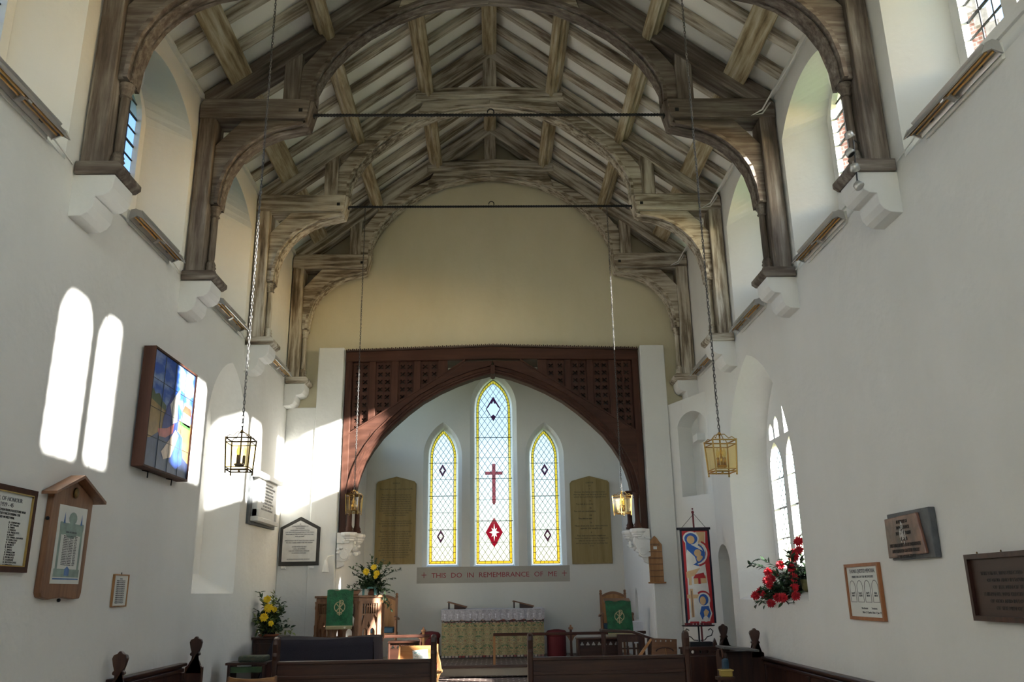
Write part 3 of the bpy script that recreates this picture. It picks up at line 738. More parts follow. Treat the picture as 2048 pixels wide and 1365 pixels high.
cr.prism([(-2.255, 5.145), (-2.255, 5.165), (SXC, 5.235), (2.215, 5.165), (2.215, 5.145), (SXC, 5.215)], mp_y(0), 12.36, 12.45)
cr.build('cresting', M['pew_x'], scr)
MB().prism([(-.035, 4.80), (.0, 4.78), (.035, 4.80), (.03, 4.93), (-.03, 4.93)], lambda a, b, d: (SXC+a, d, b), 12.40, 12.74).build('keystone', M['mah_z'], scr, bevel=.004)

# ------------------------------------------------------------------ stained glass lancets
def inside(p, poly):
    c = False; n = len(poly)
    for i in range(n):
        x0, y0 = poly[i]; x1, y1 = poly[(i+1) % n]
        if (y0 > p[1]) != (y1 > p[1]) and p[0] < (x1-x0)*(p[1]-y0)/(y1-y0)+x0: c = not c
    return c
def clip_line(p, q, poly, n=160):
    runs = []; st = None
    for i in range(n+1):
        t = i/n; pt = (p[0]+(q[0]-p[0])*t, p[1]+(q[1]-p[1])*t); ok = inside(pt, poly)
        if ok and st is None: st = pt
        if (not ok or i == n) and st is not None: runs.append((st, pt)); st = None
    return runs
GY = YB+0.20
mg = mp_y(GY)
def rhomb(cx, cz, w, h): return [(cx, cz-h), (cx+w, cz), (cx, cz+h), (cx-w, cz)]
def star8(cx, cz, w, h, inn=.55):
    pts = []
    for k in range(16):
        a = PI/2+k*PI/8; r = 1.0 if k % 4 == 0 else (.72 if k % 2 == 0 else inn)
        pts.append((cx+w*r*math.cos(a), cz+h*r*math.sin(a)))
    return pts
lab = ['left lancet of the chancel window, yellow border, two small ruby-edged diamonds', 'tall middle lancet of the chancel window with a red cross and large diamonds',
       'right lancet of the chancel window, yellow border, two small purple diamonds']
for wi, (cx, h, z0, zs, zt) in enumerate(LAN):
    w = bpy.data.objects.new('window_%d' % (30+wi), None); COL.objects.link(w); w['kind'] = 'structure'; w['label'] = lab[wi]; w.location = (cx, GY, z0)
    outer = arch(cx, h, z0, zs, zt-zs, 10)
    inn = arch(cx, h-.055, z0+.055, zs, zt-zs-.075, 10)
    o1 = arch(cx, h-.012, z0+.012, zs, zt-zs-.016, 10)
    MB().sheet(inn, [], mg, 0).build('clear_glass', M['glass_w'], w)
    br = MB(); br.loft(o1, inn, mg, 0, 0)
    br.build('yellow_border', M['glass_y'], w)
    MB().loft(outer, o1, mg, 0, 0).build('edge_glass', M['glass_w'], w)
    ld = MB()
    def line(p, q, r=.0035): ld.tube([mg(p[0], p[1], -.004), mg(q[0], q[1], -.004)], r, 4)
    for poly, r in ((inn, .004), (o1, .004)):
        for i in range(len(poly)): line(poly[i], poly[(i+1) % len(poly)], r)
    for i in range(len(inn)): line(inn[i], o1[i])
    for k in range(int((zs-z0)/.105)):
        z = z0+.10+k*.105
        for sx in (-1, 1): line((cx+sx*(h-.055), z), (cx+sx*(h-.012), z)); 
    for k in range(int((zs-z0)/.105)):
        z = z0+.05+k*.105
        for sx in (-1, 1): line((cx+sx*(h-.012), z), (cx+sx*h, z), .003)
    for k in range(1, 5):
        x = cx-h+.055+(2*h-.11)*k/5; line((x, z0+.012), (x, z0+.055))
    iw = 2*(h-.055); dx = iw/4 if wi != 1 else iw/5; dz = dx*1.45
    meds = []
    if wi == 1: meds = [(cx, 4.86, .14, .235, 'p'), (cx, 2.62, .155, .265, 'r')]
    elif wi == 0: meds = [(cx-.012, 3.73, .07, .115, 'pr'), (cx-.035, 2.56, .07, .12, 'pm')]
    else: meds = [(cx+.005, 3.72, .07, .115, 'p'), (cx+.028, 2.56, .07, .12, 'pm')]
    nn = int((zt-z0)/dz)+8
    for k in range(-6, nn+6):
        for sx in (-1, 1):
            p = (cx-sx*iw/2, z0+.055+k*dz*1.0); q = (cx+sx*iw/2, p[1]+dz*(iw/dx))
            for a, b in clip_line(p, q, inn):
                segs = [(a, b)]
                mid = None
                for (mx, mz, mw, mh, _) in meds:
                    rb_ = rhomb(mx, mz, mw, mh); new = []
                    for (a1, b1) in segs:
                        n = 60; st = None
                        for i in range(n+1):
                            t = i/n; pt = (a1[0]+(b1[0]-a1[0])*t, a1[1]+(b1[1]-a1[1])*t); ok = not inside(pt, rb_)
                            if ok and st is None: st = pt
                            if (not ok or i == n) and st is not None: new.append((st, pt)); st = None
                    segs = new
                for a1, b1 in segs: line(a1, b1, .0038)
    ld.build('leading', M['lead'], w)
    sb = MB()
    nb = {0: 7, 1: 8, 2: 7}[wi]
    for k in range(1, nb):
        z = z0+(zs+.1-z0)*k/(nb-.3); r = .0065 if k % 2 == 0 else .0035
        sb.tube([mg(cx-h-(.01 if k % 2 == 0 else 0), z, -.012), mg(cx+h+(.01 if k % 2 == 0 else 0), z, -.012)], r, 6)
    sb.build('saddle_bars', M['iron'], w)
    for (mx, mz, mw, mh, kd) in meds:
        rb_ = rhomb(mx, mz, mw, mh)
        if kd == 'r': hole = star8(mx, mz, mw*.60, mh*.58, .36)
        elif kd == 'p' and wi == 1: hole = [(mx-mw*.86, mz), (mx-mw*.55, mz-mh*.30), (mx-mw*.30, mz-mh*.60), (mx, mz-mh*.45), (mx+mw*.30, mz-mh*.60), (mx+mw*.55, mz-mh*.30), (mx+mw*.86, mz), (mx+mw*.6, mz+mh*.16), (mx+mw*.36, mz+mh*.42), (mx+mw*.12, mz+mh*.42), (mx, mz+mh*.62), (mx-mw*.12, mz+mh*.42), (mx-mw*.36, mz+mh*.42), (mx-mw*.6, mz+mh*.16)]
        elif kd == 'pm': hole = rhomb(mx, mz, mw*.58, mh*.44)
        else: hole = star8(mx, mz, mw*.58, mh*.52, .42)
        MB().sheet(rb_, [hole], mg, -.006).build('diamond', M['glass_r' if kd == 'r' else 'glass_p'], w)
        if kd == 'pm':
            MB().plate([(mx+.036*math.cos(a), mz+.018*math.sin(a)) for a in [PI*k/8 for k in range(16)]], [[(mx+.030*math.cos(a), mz+.012*math.sin(a)) for a in [PI*k/6 for k in range(12)]]], mg, -.008, -.006).build('monogram_ring', M['glass_r'], w)
            text('monogram', 'IHS' if wi == 2 else 'IHC', M['glass_r'], ROT_E, (mx, GY-.008, mz+.009), .022, w)
    if wi == 1:
        cm = MB(); zc = 3.76
        cm.sheet([(cx-.032, 3.00), (cx, 2.955), (cx+.032, 3.00), (cx+.032, 3.50), (cx+.16, 3.50), (cx+.16, 3.56), (cx+.032, 3.56), (cx+.032, 3.70), (cx-.032, 3.70), (cx-.032, 3.56), (cx-.16, 3.56), (cx-.16, 3.50), (cx-.032, 3.50)], [], mg, -.006)
        cm.xf(Matrix.Translation((0, 0, .14)))
        cm.build('red_cross', M['glass_r'], w)

# inscription and commandment boards
ins = tag(MB().box(-1.36, 1.29, YB-.004, YB-.001, 1.76, 2.03).build('inscription', mat_flat('inscription_ground', (0.40, 0.37, 0.32), 0.8, bump=.1, var=.03)), 'painted band reading THIS DO IN REMEMBRANCE OF ME below the chancel window', 'inscription')
TXT = []
def fitted(name, body, mat, rot, loc, size, width, parent, align='CENTER', line=1.0, spacing=1.0, word=1.0):
    o = text(name, body, mat, rot, loc, size, parent, align, 1.0, spacing, line, word=word); TXT.append((o, width)); return o
fitted('lettering', 'THIS  DO  IN  REMEMBRANCE  OF  ME', M['red'], ROT_E, (-.02, YB-.006, 1.945), .118, 2.17, ins, word=1.1)
for sx in (-1.235, 1.195):
    MB().box(sx-.042, sx+.042, YB-.008, YB-.004, 1.895, 1.905).box(sx-.005, sx+.005, YB-.0085, YB-.004, 1.85, 1.945).build('small_cross', M['red'], ins)
M['inkl'] = mat_flat('faded_lettering', (.30, .30, .29), .6, bump=.02)
M['gold'] = mat_wood('gilt_board', [(.3, (0.20, 0.135, 0.04)), (.5, (0.27, 0.19, 0.065)), (.7, (0.31, 0.225, 0.085))], 'z', .8, .5, .05)
BT = ["EXODUS", "I", "Thou shalt have none other Gods but Me", "II",
 "Thou shalt not make to thyself any graven\nimage nor the likeness of any thing that is in\nheaven above or in the earth beneath or in\nthe water under the earth Thou shalt not\nbow down to them nor worship them for I\nthe Lord thy God am a jealous God and visit\nthe sins of the fathers upon the children unto\nthe third and fourth generation and shew mercy\nunto thousands in them that love Me\nand keep My commandments", "III",
 "Thou shalt not take the name of the Lord\nthy God in vain for the Lord will not hold him\nguiltless that taketh His name in vain", "IV",
 "Remember the sabbath day to keep it holy\nsix days shalt thou labour and do all\nthat thou hast to do but the seventh day is the\nsabbath of the Lord thy God in it thou\nshalt do no manner of work thou and\nthy son and thy daughter thy man servant\nand thy maid servant thy cattle and the\nstranger that is within thy gates for in six\ndays the Lord made heaven and earth the sea\nand all that in them is and rested the\nseventh day wherefore the Lord blessed\nthe seventh day and hallowed it"]
BT2 = ["CHAPTER", "XX", "V", "Honour thy father and thy mother\nthat thy days may be long in the land\nwhich the Lord thy God giveth thee", "VI", "Thou shalt do no murder", "VII", "Thou shalt not commit adultery", "VIII", "Thou shalt not steal", "IX",
 "Thou shalt not bear false witness\nagainst thy neighbour", "X", "Thou shalt not covet thy neighbours\nhouse thou shalt not covet thy neighbours\nwife nor his servant nor his maid\nnor his ox nor his ass nor any thing that\nis his"]
for (x0, x1, zb, zt, body, lb) in ((-2.085, -1.405, 2.10, 3.50, BT, 'gilt commandment board headed EXODUS, left of the chancel window'), (1.35, 2.03, 2.06, 3.47, BT2, 'gilt commandment board headed CHAPTER, right of the chancel window')):
    c = (x0+x1)/2; hw = (x1-x0)/2
    prof = [(x0, zb), (x1, zb), (x1, zt-.04), (x1-.03, zt), (c+.12, zt+.055), (c, zt+.085), (c-.12, zt+.055), (x0+.03, zt), (x0, zt-.04)]
    t = thing('commandment_board', lb, 'board', (c, YB-.02, zb), group='commandment boards')
    MB().prism(prof, mp_y(0), YB-.035, YB-.001).build('board', M['gold'], t, bevel=.004)
    ring = [(c+(a-c)*1.035, zb-.012 if b == zb else b+.012) for a, b in prof]
    MB().plate(ring, [[(c+(a-c)*.985, zb+.01 if b == zb else b-.006) for a, b in prof]], mp_y(0), YB-.042, YB-.001).build('frame', M['gold'], t)
    if x0 < 0: MB().box(c-.012, c-.009, YB-.0365, YB-.035, zb+.01, zt+.05).build('crack', M['ink_dark'], t)
    z = zt+.005; dl = .0395 if x0 < 0 else .0430
    for bt in body:
        n = bt.count('\n')+1; head = len(bt) < 8
        sz = .036 if head else .0335
        if not head and n > 1 or len(bt) > 30: fitted('lettering', bt, M['ink_dark'], ROT_E, (c, YB-.037, z-.008), sz, hw*2*.86, t, line=dl/sz/1.0)
        else:
            text('lettering', bt, M['ink_dark'], ROT_E, (c if head else c-.10, YB-.037, z-.008), sz, t, sx=.9)
        z -= dl*n + (.012 if head else .010)+(.018 if x0 > 0 and not head else 0)

# ------------------------------------------------------------------ memorials on the left
t = thing('memorial_tablet', 'black-bordered pointed memorial tablet with engraved lettering left of the arch', 'memorial', (-2.79, 12.37, 2.0))
prof = [(-3.075, 2.0), (-2.505, 2.0), (-2.505, 2.53), (-2.79, 2.68), (-3.075, 2.53)]
MB().prism(prof, mp_y(0), 12.345, 12.379).build('border', M['ink_dark'], t, bevel=.006)
MB().prism([(-3.03, 2.055), (-2.55, 2.055), (-2.55, 2.505), (-2.79, 2.625), (-3.03, 2.505)], mp_y(0), 12.337, 12.35).build('panel', M['marble'], t)
fitted('lettering', "IN\nLOVING REMEMBRANCE OF\nTHE REVEREND\nDAVID LINDSAY JOHNSON, M.A.\nFOR NINETEEN YEARS RECTOR OF THIS PARISH,\nWHO DIED AT THE RECTORY, JULY 19TH 1901,\nAGED 68 YEARS.\n\nTHROUGHOUT HIS 47 YEARS PASTORAL LABOUR\nHIS ONLY DESIRE 'CHRIST FOR THE SINNERS'\n\nCLOSED WITH THE REST\nI SHALL BE SATISFIED\nFOR THY WORKS SHALL FOLLOW\nIN REMEMBRANCE LAID\n\n\nINTERRED IN FOLKESTONE CEMETERY.", M['ink'], ROT_E, (-2.79, 12.335, 2.585), .0235, .42, t, line=1.22)
for x in (-3.0, -2.6): MB().box(x-.035, x+.035, 12.33, 12.38, 1.955, 1.99).build('bracket', M['stone'], t, bevel=.008)

t = thing('marble_tablet', 'white marble wall tablet with cornice on grey slate, on the left wall', 'memorial', (XL, 11.40, 2.47))
mL = mp_x(XL)
MB().prism([(10.68, 2.46), (11.98, 2.47), (11.98, 3.10), (10.68, 3.10)], mL, .001, .035).build('slate_back', M['slate'], t, bevel=.004)
MB().prism([(10.80, 2.56), (11.74, 2.56), (11.74, 3.05), (10.80, 3.05)], mL, .03, .10).build('inscribed_slab', M['marble'], t, bevel=.004)
MB().prism([(10.72, 3.045), (11.80, 3.045), (11.82, 3.08), (11.84, 3.11), (10.68, 3.11), (10.70, 3.08)], mL, .003, .15).build('cornice', M['marble'], t, bevel=.006)
MB().prism([(10.76, 2.50), (11.78, 2.50), (11.78, 2.555), (10.76, 2.555)], mL, .003, .13).build('sill', M['marble'], t, bevel=.006)
for y in (10.80, 11.67): MB().prism([(y, 2.555), (y+.06, 2.555), (y+.06, 2.66), (y, 2.66)], mL, .03, .125).build('foot', M['marble'], t, bevel=.01)
fitted('lettering', "SACRED TO THE MEMORY OF\nOF THIS PARISH WHO DEPARTED THIS LIFE\nIN THE YEAR OF OUR LORD\nAGED 74 YEARS ALSO OF HIS WIFE\nWHO DIED IN THE SAME YEAR\nAND OF THEIR CHILDREN\nWHO ARE BURIED NEAR THIS PLACE\nTHIS TABLET IS ERECTED\nIN AFFECTIONATE REMEMBRANCE", M['inkl'], ROT_L, (XL+.101, 11.27, 3.01), .036, .72, t, line=1.12)

# painted tile picture (plain landscape stand-in)
t = thing('tile_picture', 'large tile picture of blue sky and ochre field in a deep brown frame', 'picture', (XL, 7.85, 2.72))
PY0, PY1, PZ0, PZ1 = 7.15, 8.22, 2.665, 3.725
MB().plate([(PY0, PZ0), (PY1, PZ0), (PY1, PZ1), (PY0, PZ1)], [[(PY0+.018, PZ0+.018), (PY1-.018, PZ0+.018), (PY1-.018, PZ1-.018), (PY0+.018, PZ1-.018)]], mL, .02, .125).build('frame', M['mah_z'], t, bevel=.004)
def pic(poly, c, d, nm='picture_patch', mat=None):
    return MB().sheet([(PY0+.02+(PY1-PY0-.04)*a, PZ0+.02+(PZ1-PZ0-.04)*b) for a, b in poly], [], mL, .112+d*.0006).build(nm, mat or mat_flat('paint_%s' % nm, c, .35, bump=.05, bscale=30, var=.25), t)
m_, nt_, b_ = new_mat('painted_sky'); tc_ = nt_.nodes.new('ShaderNodeTexCoord'); ns_ = nt_.nodes.new('ShaderNodeTexNoise'); ns_.inputs['Scale'].default_value = 4.5; ns_.inputs['Detail'].default_value = 6
mq_ = nt_.nodes.new('ShaderNodeMapping'); mq_.inputs['Scale'].default_value = (1, 1, 2.2)
cr_ = nt_.nodes.new('ShaderNodeValToRGB'); cr_.color_ramp.elements[0].position = .42; cr_.color_ramp.elements[0].color = (0.03, 0.10, 0.42, 1); cr_.color_ramp.elements[1].position = .68; cr_.color_ramp.elements[1].color = (.38, .48, .62, 1)
nt_.links.new(tc_.outputs['Object'], mq_.inputs[0]); nt_.links.new(mq_.outputs[0], ns_.inputs[0]); nt_.links.new(ns_.outputs[0], cr_.inputs[0]); nt_.links.new(cr_.outputs[0], b_.inputs[0]); b_.inputs['Roughness'].default_value = .3
pic([(0, 0), (1, 0), (1, 1), (0, 1)], None, 0, 'painted_sky', m_)
pic([(0, 0), (1, 0), (1, .52), (.7, .50), (.4, .53), (0, .58)], (.30, .20, .075), 1, 'painted_field')
pic([(0, .57), (.35, .52), (.36, .57), (.25, .60), (.18, .645), (.1, .62), (.05, .66), (0, .63)], (.07, .10, .045), 2, 'painted_trees')
pic([(.72, .47), (.98, .46), (.98, .50), (.72, .50)], (.05, .16, .04), 3, 'painted_hedge')
pic([(.78, .49), (.97, .48), (.97, .60), (.78, .61)], (.62, .60, .55), 3, 'painted_cottage')
pic([(.75, .60), (.99, .59), (.95, .66), (.80, .67)], (.45, .07, .04), 4, 'painted_roof')
pic([(0, 0), (1, 0), (1, .14), (.86, .18), (.80, .30), (.66, .36), (.5, .30), (.25, .32), (.08, .24), (0, .22)], (.04, .055, .12), 4, 'painted_rocks')
pic([(.30, .30), (.42, .26), (.66, .34), (.68, .52), (.60, .68), (.48, .72), (.40, .60), (.32, .46)], (.022, .04, .20), 5, 'painted_hill')
pic([(.22, .34), (.42, .38), (.58, .45), (.56, .36), (.40, .29), (.25, .28)], (.52, .16, .15), 6, 'painted_flowerbed')
pic([(.44, .60), (.54, .70), (.66, .80), (.62, .62), (.64, .48), (.54, .44)], (.62, .60, .56), 6, 'painted_waterfall')
pic([(.56, .30), (.68, .40), (.80, .36), (.84, .12), (.70, .05), (.52, .10)], (.04, .09, .36), 6, 'painted_lake')
pic([(.40, .10), (.56, .14), (.70, .36), (.62, .40), (.46, .26), (.34, .16)], (.60, .47, .36), 7, 'painted_path')
gr = MB()
for k in range(1, 4): 
    y = PY0+.02+(PY1-PY0-.04)*k/4; gr.prism([(y-.0015, PZ0+.02), (y+.0015, PZ0+.02), (y+.0015, PZ1-.02), (y-.0015, PZ1-.02)], mL, .113, .118)
for k in range(1, 4):
    z = PZ0+.02+(PZ1-PZ0-.04)*k/4; gr.prism([(PY0+.02, z-.0015), (PY1-.02, z-.0015), (PY1-.02, z+.0015), (PY0+.02, z+.0015)], mL, .113, .118)
gr.build('tile_joints', M['slate'], t)
for y in (7.42, 7.98): MB().tube([(XL+.01, y, 2.665), (XL+.06, y, 2.655), (XL+.06, y, 2.60)], .006, 6).build('hook', M['iron'], t)

# ------------------------------------------------------------------ framed items
def frame_on(wallx, s, y0, y1, z0, z1, d, fw, fmat, pmat, name, label, cat, lean=0):
    """s: +1 left wall (faces +x), -1 right wall"""
    mp = (lambda a, b, dd: (wallx + s*dd, a, b))
    t = thing(name, label, cat, (wallx, (y0+y1)/2, z0))
    MB().plate([(y0, z0), (y1, z0), (y1, z1), (y0, z1)], [[(y0+fw, z0+fw), (y1-fw, z0+fw), (y1-fw, z1-fw), (y0+fw, z1-fw)]], mp, .002, d).build('frame', fmat, t, bevel=.004)
    MB().prism([(y0+fw*.9, z0+fw*.9), (y1-fw*.9, z0+fw*.9), (y1-fw*.9, z1-fw*.9), (y0+fw*.9, z1-fw*.9)], mp, .004, d*.6).build('panel', pmat, t)
    return t
t = frame_on(XL, 1, 5.08, 5.735, 1.765, 2.29, .035, .034, M['mah_z'], M['paper'], 'honour_board', 'framed ROLL OF HONOUR sheet cut by the left picture edge', 'framed list')
MB().plate([(5.115, 1.80), (5.70, 1.80), (5.70, 2.255), (5.115, 2.255)], [[(5.122, 1.807), (5.693, 1.807), (5.693, 2.248), (5.122, 2.248)]], mL, .02, .034).build('gilt_slip', M['brass'], t)
xx = XL+.0225
fitted('lettering', "ROLL OF HONOUR\n1939 - 45", M['ink'], ROT_L, (xx, 5.41, 2.225), .036, .34, t)
fitted('lettering', "THE MEN AND WOMEN FROM FOLKESTONE WHO\nSERVED IN THE FORCES DURING THE\nSECOND WORLD WAR.", M['ink_dark'], ROT_L, (xx, 5.41, 2.15), .022, .46, t)
fitted('lettering', "J. BALDWIN\nH. BALDWIN\nW. BALDWIN\nF. BELLS\nG. BILES\nR. BOWER\nT. BRAY\nS. CASTLE\nM. COTTON\nP. HALL\n\nE. HAMLYN\n\nW. HARDY", M['ink_dark'], ROT_L, (xx, 5.22, 2.075), .0195, .15, t, 'LEFT')
fitted('lettering', "D. OXENFORD\nL. PETTINGER\nB. PIMMS\nT. PARKER\nG.R. PRESCOTT\nA. RIGLEY\nT.D. SMALL, GALANTI\nH. HARLCOAT\nG. WORSLEY\nJ. WORLEY\nR. SMITH\nC. SMITH\nR. SWALLOW\nP. WORLDLEY\nJ. WORLOCK\nP. STUDHAM\nR. WATERHOUSE\nA. WINGELL\nE. WINGELL", M['ink_dark'], ROT_L, (xx, 5.46, 2.075), .0160, .19, t, 'LEFT', line=.95)

# gabled roll of honour
t = thing('gabled_honour_board', 'gabled wooden board framing a blue and green illuminated roll on the left wall', 'honour board', (XL, 6.27, 1.60))
MB().prism([(6.0, 1.61), (6.1, 1.595), (6.28, 1.61), (6.46, 1.595), (6.54, 1.60), (6.56, 1.64), (6.57, 2.31), (6.27, 2.42), (5.99, 2.31), (5.98, 1.64)], mL, .002, .05).build('backboard', M['teak_z'], t, bevel=.006)
for pa, pb in (((5.90, 2.285), (6.27, 2.435)), ((6.66, 2.285), (6.27, 2.435))):
    MB().prism([pa, (pa[0], pa[1]+.022), (pb[0], pb[1]+.025), pb], mL, .003, .11).build('gable_roof', M['teak_y'], t, bevel=.003)
MB().prism([(6.08, 1.70), (6.49, 1.70), (6.49, 2.235), (6.08, 2.235)], mL, .049, .053).build('sheet', M['paper'], t)
M['tint'] = mat_flat('printed_green', (.25, .33, .29), .7, var=.2, bump=.02); M['tintb'] = mat_flat('printed_blue', (.10, .20, .42), .7, var=.2, bump=.02)
def onb(poly, mat, nm, d=.054): MB().sheet(poly, [], mL, d).build(nm, mat, t)
for a in (6.115, 6.425): onb([(a, 1.80), (a+.03, 1.80), (a+.03, 2.12), (a, 2.12)], M['tint'], 'printed_column')
onb([(6.10, 1.745), (6.47, 1.745), (6.47, 1.80), (6.10, 1.80)], M['tint'], 'printed_plinth')
onb([(6.10, 1.728), (6.47, 1.728), (6.47, 1.738), (6.10, 1.738)], M['tintb'], 'printed_line')
onb([(6.25, 1.755), (6.32, 1.755), (6.32, 1.80), (6.285, 1.82), (6.25, 1.80)], M['tintb'], 'printed_shield', .055)
onb([(6.11, 2.08)]+[(6.285+.17*math.cos(a), 2.08+.05*math.sin(a)-.02*abs(math.sin(3*a))) for a in [PI+PI*k/12 for k in range(1, 12)]]+[(6.46, 2.08), (6.46, 2.115), (6.11, 2.115)], M['tint'], 'printed_swag', .0545)
onb([(6.285+.06*math.cos(a), 2.15+.045*math.sin(a)) for a in [PI*k/6 for k in range(12)]], M['tint'], 'printed_crest', .055)
for a in (6.15, 6.40): onb([(a, 2.11), (a+.03, 2.11), (a+.015, 2.19)], M['tintb'], 'printed_flag', .0555)
fitted('lettering', "ROLL OF HONOUR", M['ink'], ROT_L, (XL+.055, 6.285, 2.06), .016, .15, t)
fitted('lettering', "\n".join(["Private A. Baker   R.N.", "Private J. Brown   R.E."]*9), M['ink'], ROT_L, (XL+.055, 6.285, 2.03), .0105, .20, t, line=1.1)
MB().ball((XL+.06, 6.27, 2.33), (.012, .035, .04), 8, 5).build('carved_badge', M['brassd'], t, smooth=True)
for y, z in ((5.975, 2.13), (6.575, 2.15), (6.28, 1.59)): MB().lathe([(.006, -.012), (.013, -.006), (.013, .006), (.006, .012)], (XL+.03, y, z), 8).build('hook', M['iron'], t)
_mv = [t] + [o for o in bpy.data.objects if o.parent == t]
for o in _mv[1:]: o.location.y -= .07
t = frame_on(XL, 1, 7.10, 7.38, 1.53, 1.785, .02, .010, M['pine_z'], M['paper'], 'small_frame', 'small thin-framed text sheet hanging alone on the left wall', 'framed sheet')
fitted('lettering', "PRAYER\n"+"\n".join(["Almighty and everlasting God"]*13), M['ink'], ROT_L, (XL+.0125, 7.24, 1.755), .0125, .16, t, line=1.15)
MB().tube([(XL+.01, 7.24, 1.785), (XL+.01, 7.24, 1.80)], .004, 5).build('hook', M['iron'], t)

# right wall
xr = XR
t = frame_on(XR, -1, 6.83, 7.49, 1.335, 1.785, .03, .026, mat_wood('orange_frame', [(.3, (.26, .09, .03)), (.7, (.36, .14, .05))], 'z', 1, .4, .1), M['paper'], 'memorial_certificate', 'orange-wood framed memorial sheet with four drawn arches on the right wall', 'framed sheet')
fitted('lettering', "THOMAS QUESTED MEMORIAL", M['ink'], ROT_R, (XR-.019, 7.16, 1.745), .045, .50, t)
fitted('lettering', "MINISTERS OF THE METHODIST", M['ink'], ROT_R, (XR-.019, 7.16, 1.69), .026, .42, t)
for k in range(4):
    c = 7.38-.145*k
    o1 = arch(c, .058, 1.475, 1.59, .06, 5)
    MB().plate(o1, [arch(c, .054, 1.479, 1.59, .056, 5)], mp_x(XR, -1), .0185, .020).build('drawn_arch', M['ink'], t)
    text('lettering', ["Samuel B\n1868-72", "Francis C\n1873-80", "John W.\n1881-84", "Robert\n1885-90"][k], M['ink'], ROT_R, (XR-.0195, c, 1.56), .022, t, sx=.8)
fitted('lettering', "Rochester        Trustees\n         Wm C Charles Butt  7 Jan 77", M['ink'], ROT_R, (XR-.019, 7.10, 1.44), .022, .36, t, line=1.5)

t = thing('slate_plaque', 'stained brown stone plaque mounted on a dark slate on the right wall', 'plaque', (XR, 6.18, 1.78))
mR = mp_x(XR, -1)
MB().prism([(5.86, 1.785), (6.50, 1.785), (6.50, 2.125), (5.86, 2.125)], mR, .001, .05).build('slate_back', M['slate'], t, bevel=.006)
M['brownst'] = mat_flat('stained_stone', (.14, .065, .042), .3, bump=.1, bscale=22, var=.7)
MB().prism([(5.93, 1.815), (6.51, 1.80), (6.50, 2.09), (6.0, 2.10)], mR, .05, .075).build('inscribed_stone', M['brownst'], t, bevel=.006)
fitted('lettering', "IN MEMORY OF\nTHOMAS FRANCIS\nHILL OF THIS PARISH\nA.D. 1878\nTHIS TABLET IS ERECTED BY PARISHIONERS\nAND FRIENDS IN GRATEFUL MEMORY\nOF HIS FAITHFUL SERVICE", M['ink_dark'], ROT_R, (XR-.0765, 6.22, 2.07), .036, .48, t, line=1.15)
wpat = MB(); rnd = random.Random(3)
for k in range(34):
    a = rnd.uniform(0, 2*PI); r = rnd.uniform(0, 1); y = 6.23+.05*r*math.cos(a); z = 1.97+.075*r*math.sin(a); l = rnd.uniform(.006, .02)
    wpat.prism([(y-.003, z-l), (y+.003, z-l), (y+.004, z+l), (y-.002, z+l)], mR, .0755, .0775)
wpat.build('chalky_mark', M['marble'], t)
t = frame_on(XR, -1, 4.55, 5.49, 1.385, 1.785, .06, .030, M['pew_z'], mat_wood('dark_panel', [(.3, (.035, .016, .010)), (.7, (.060, .030, .018))], 'y', 1, .45, .1), 'dark_wood_panel', 'dark wooden framed board cut by the right picture edge', 'board')
for y in (5.38, 5.12): MB().lathe([(.004, 0), (.006, .006), (.003, .014)], (XR-.03, y, 1.785), 6).build('screw', M['brassd'], t)
fitted('lettering', "\n".join(["THIS PANEL WAS ERECTED TO THE GLORY", "OF GOD AND IN LOVING MEMORY", "OF THE MEN OF THIS PARISH"]*2), M['ink_dark'], ROT_R, (XR-.037, 5.02, 1.68), .030, .70, t, line=1.35)

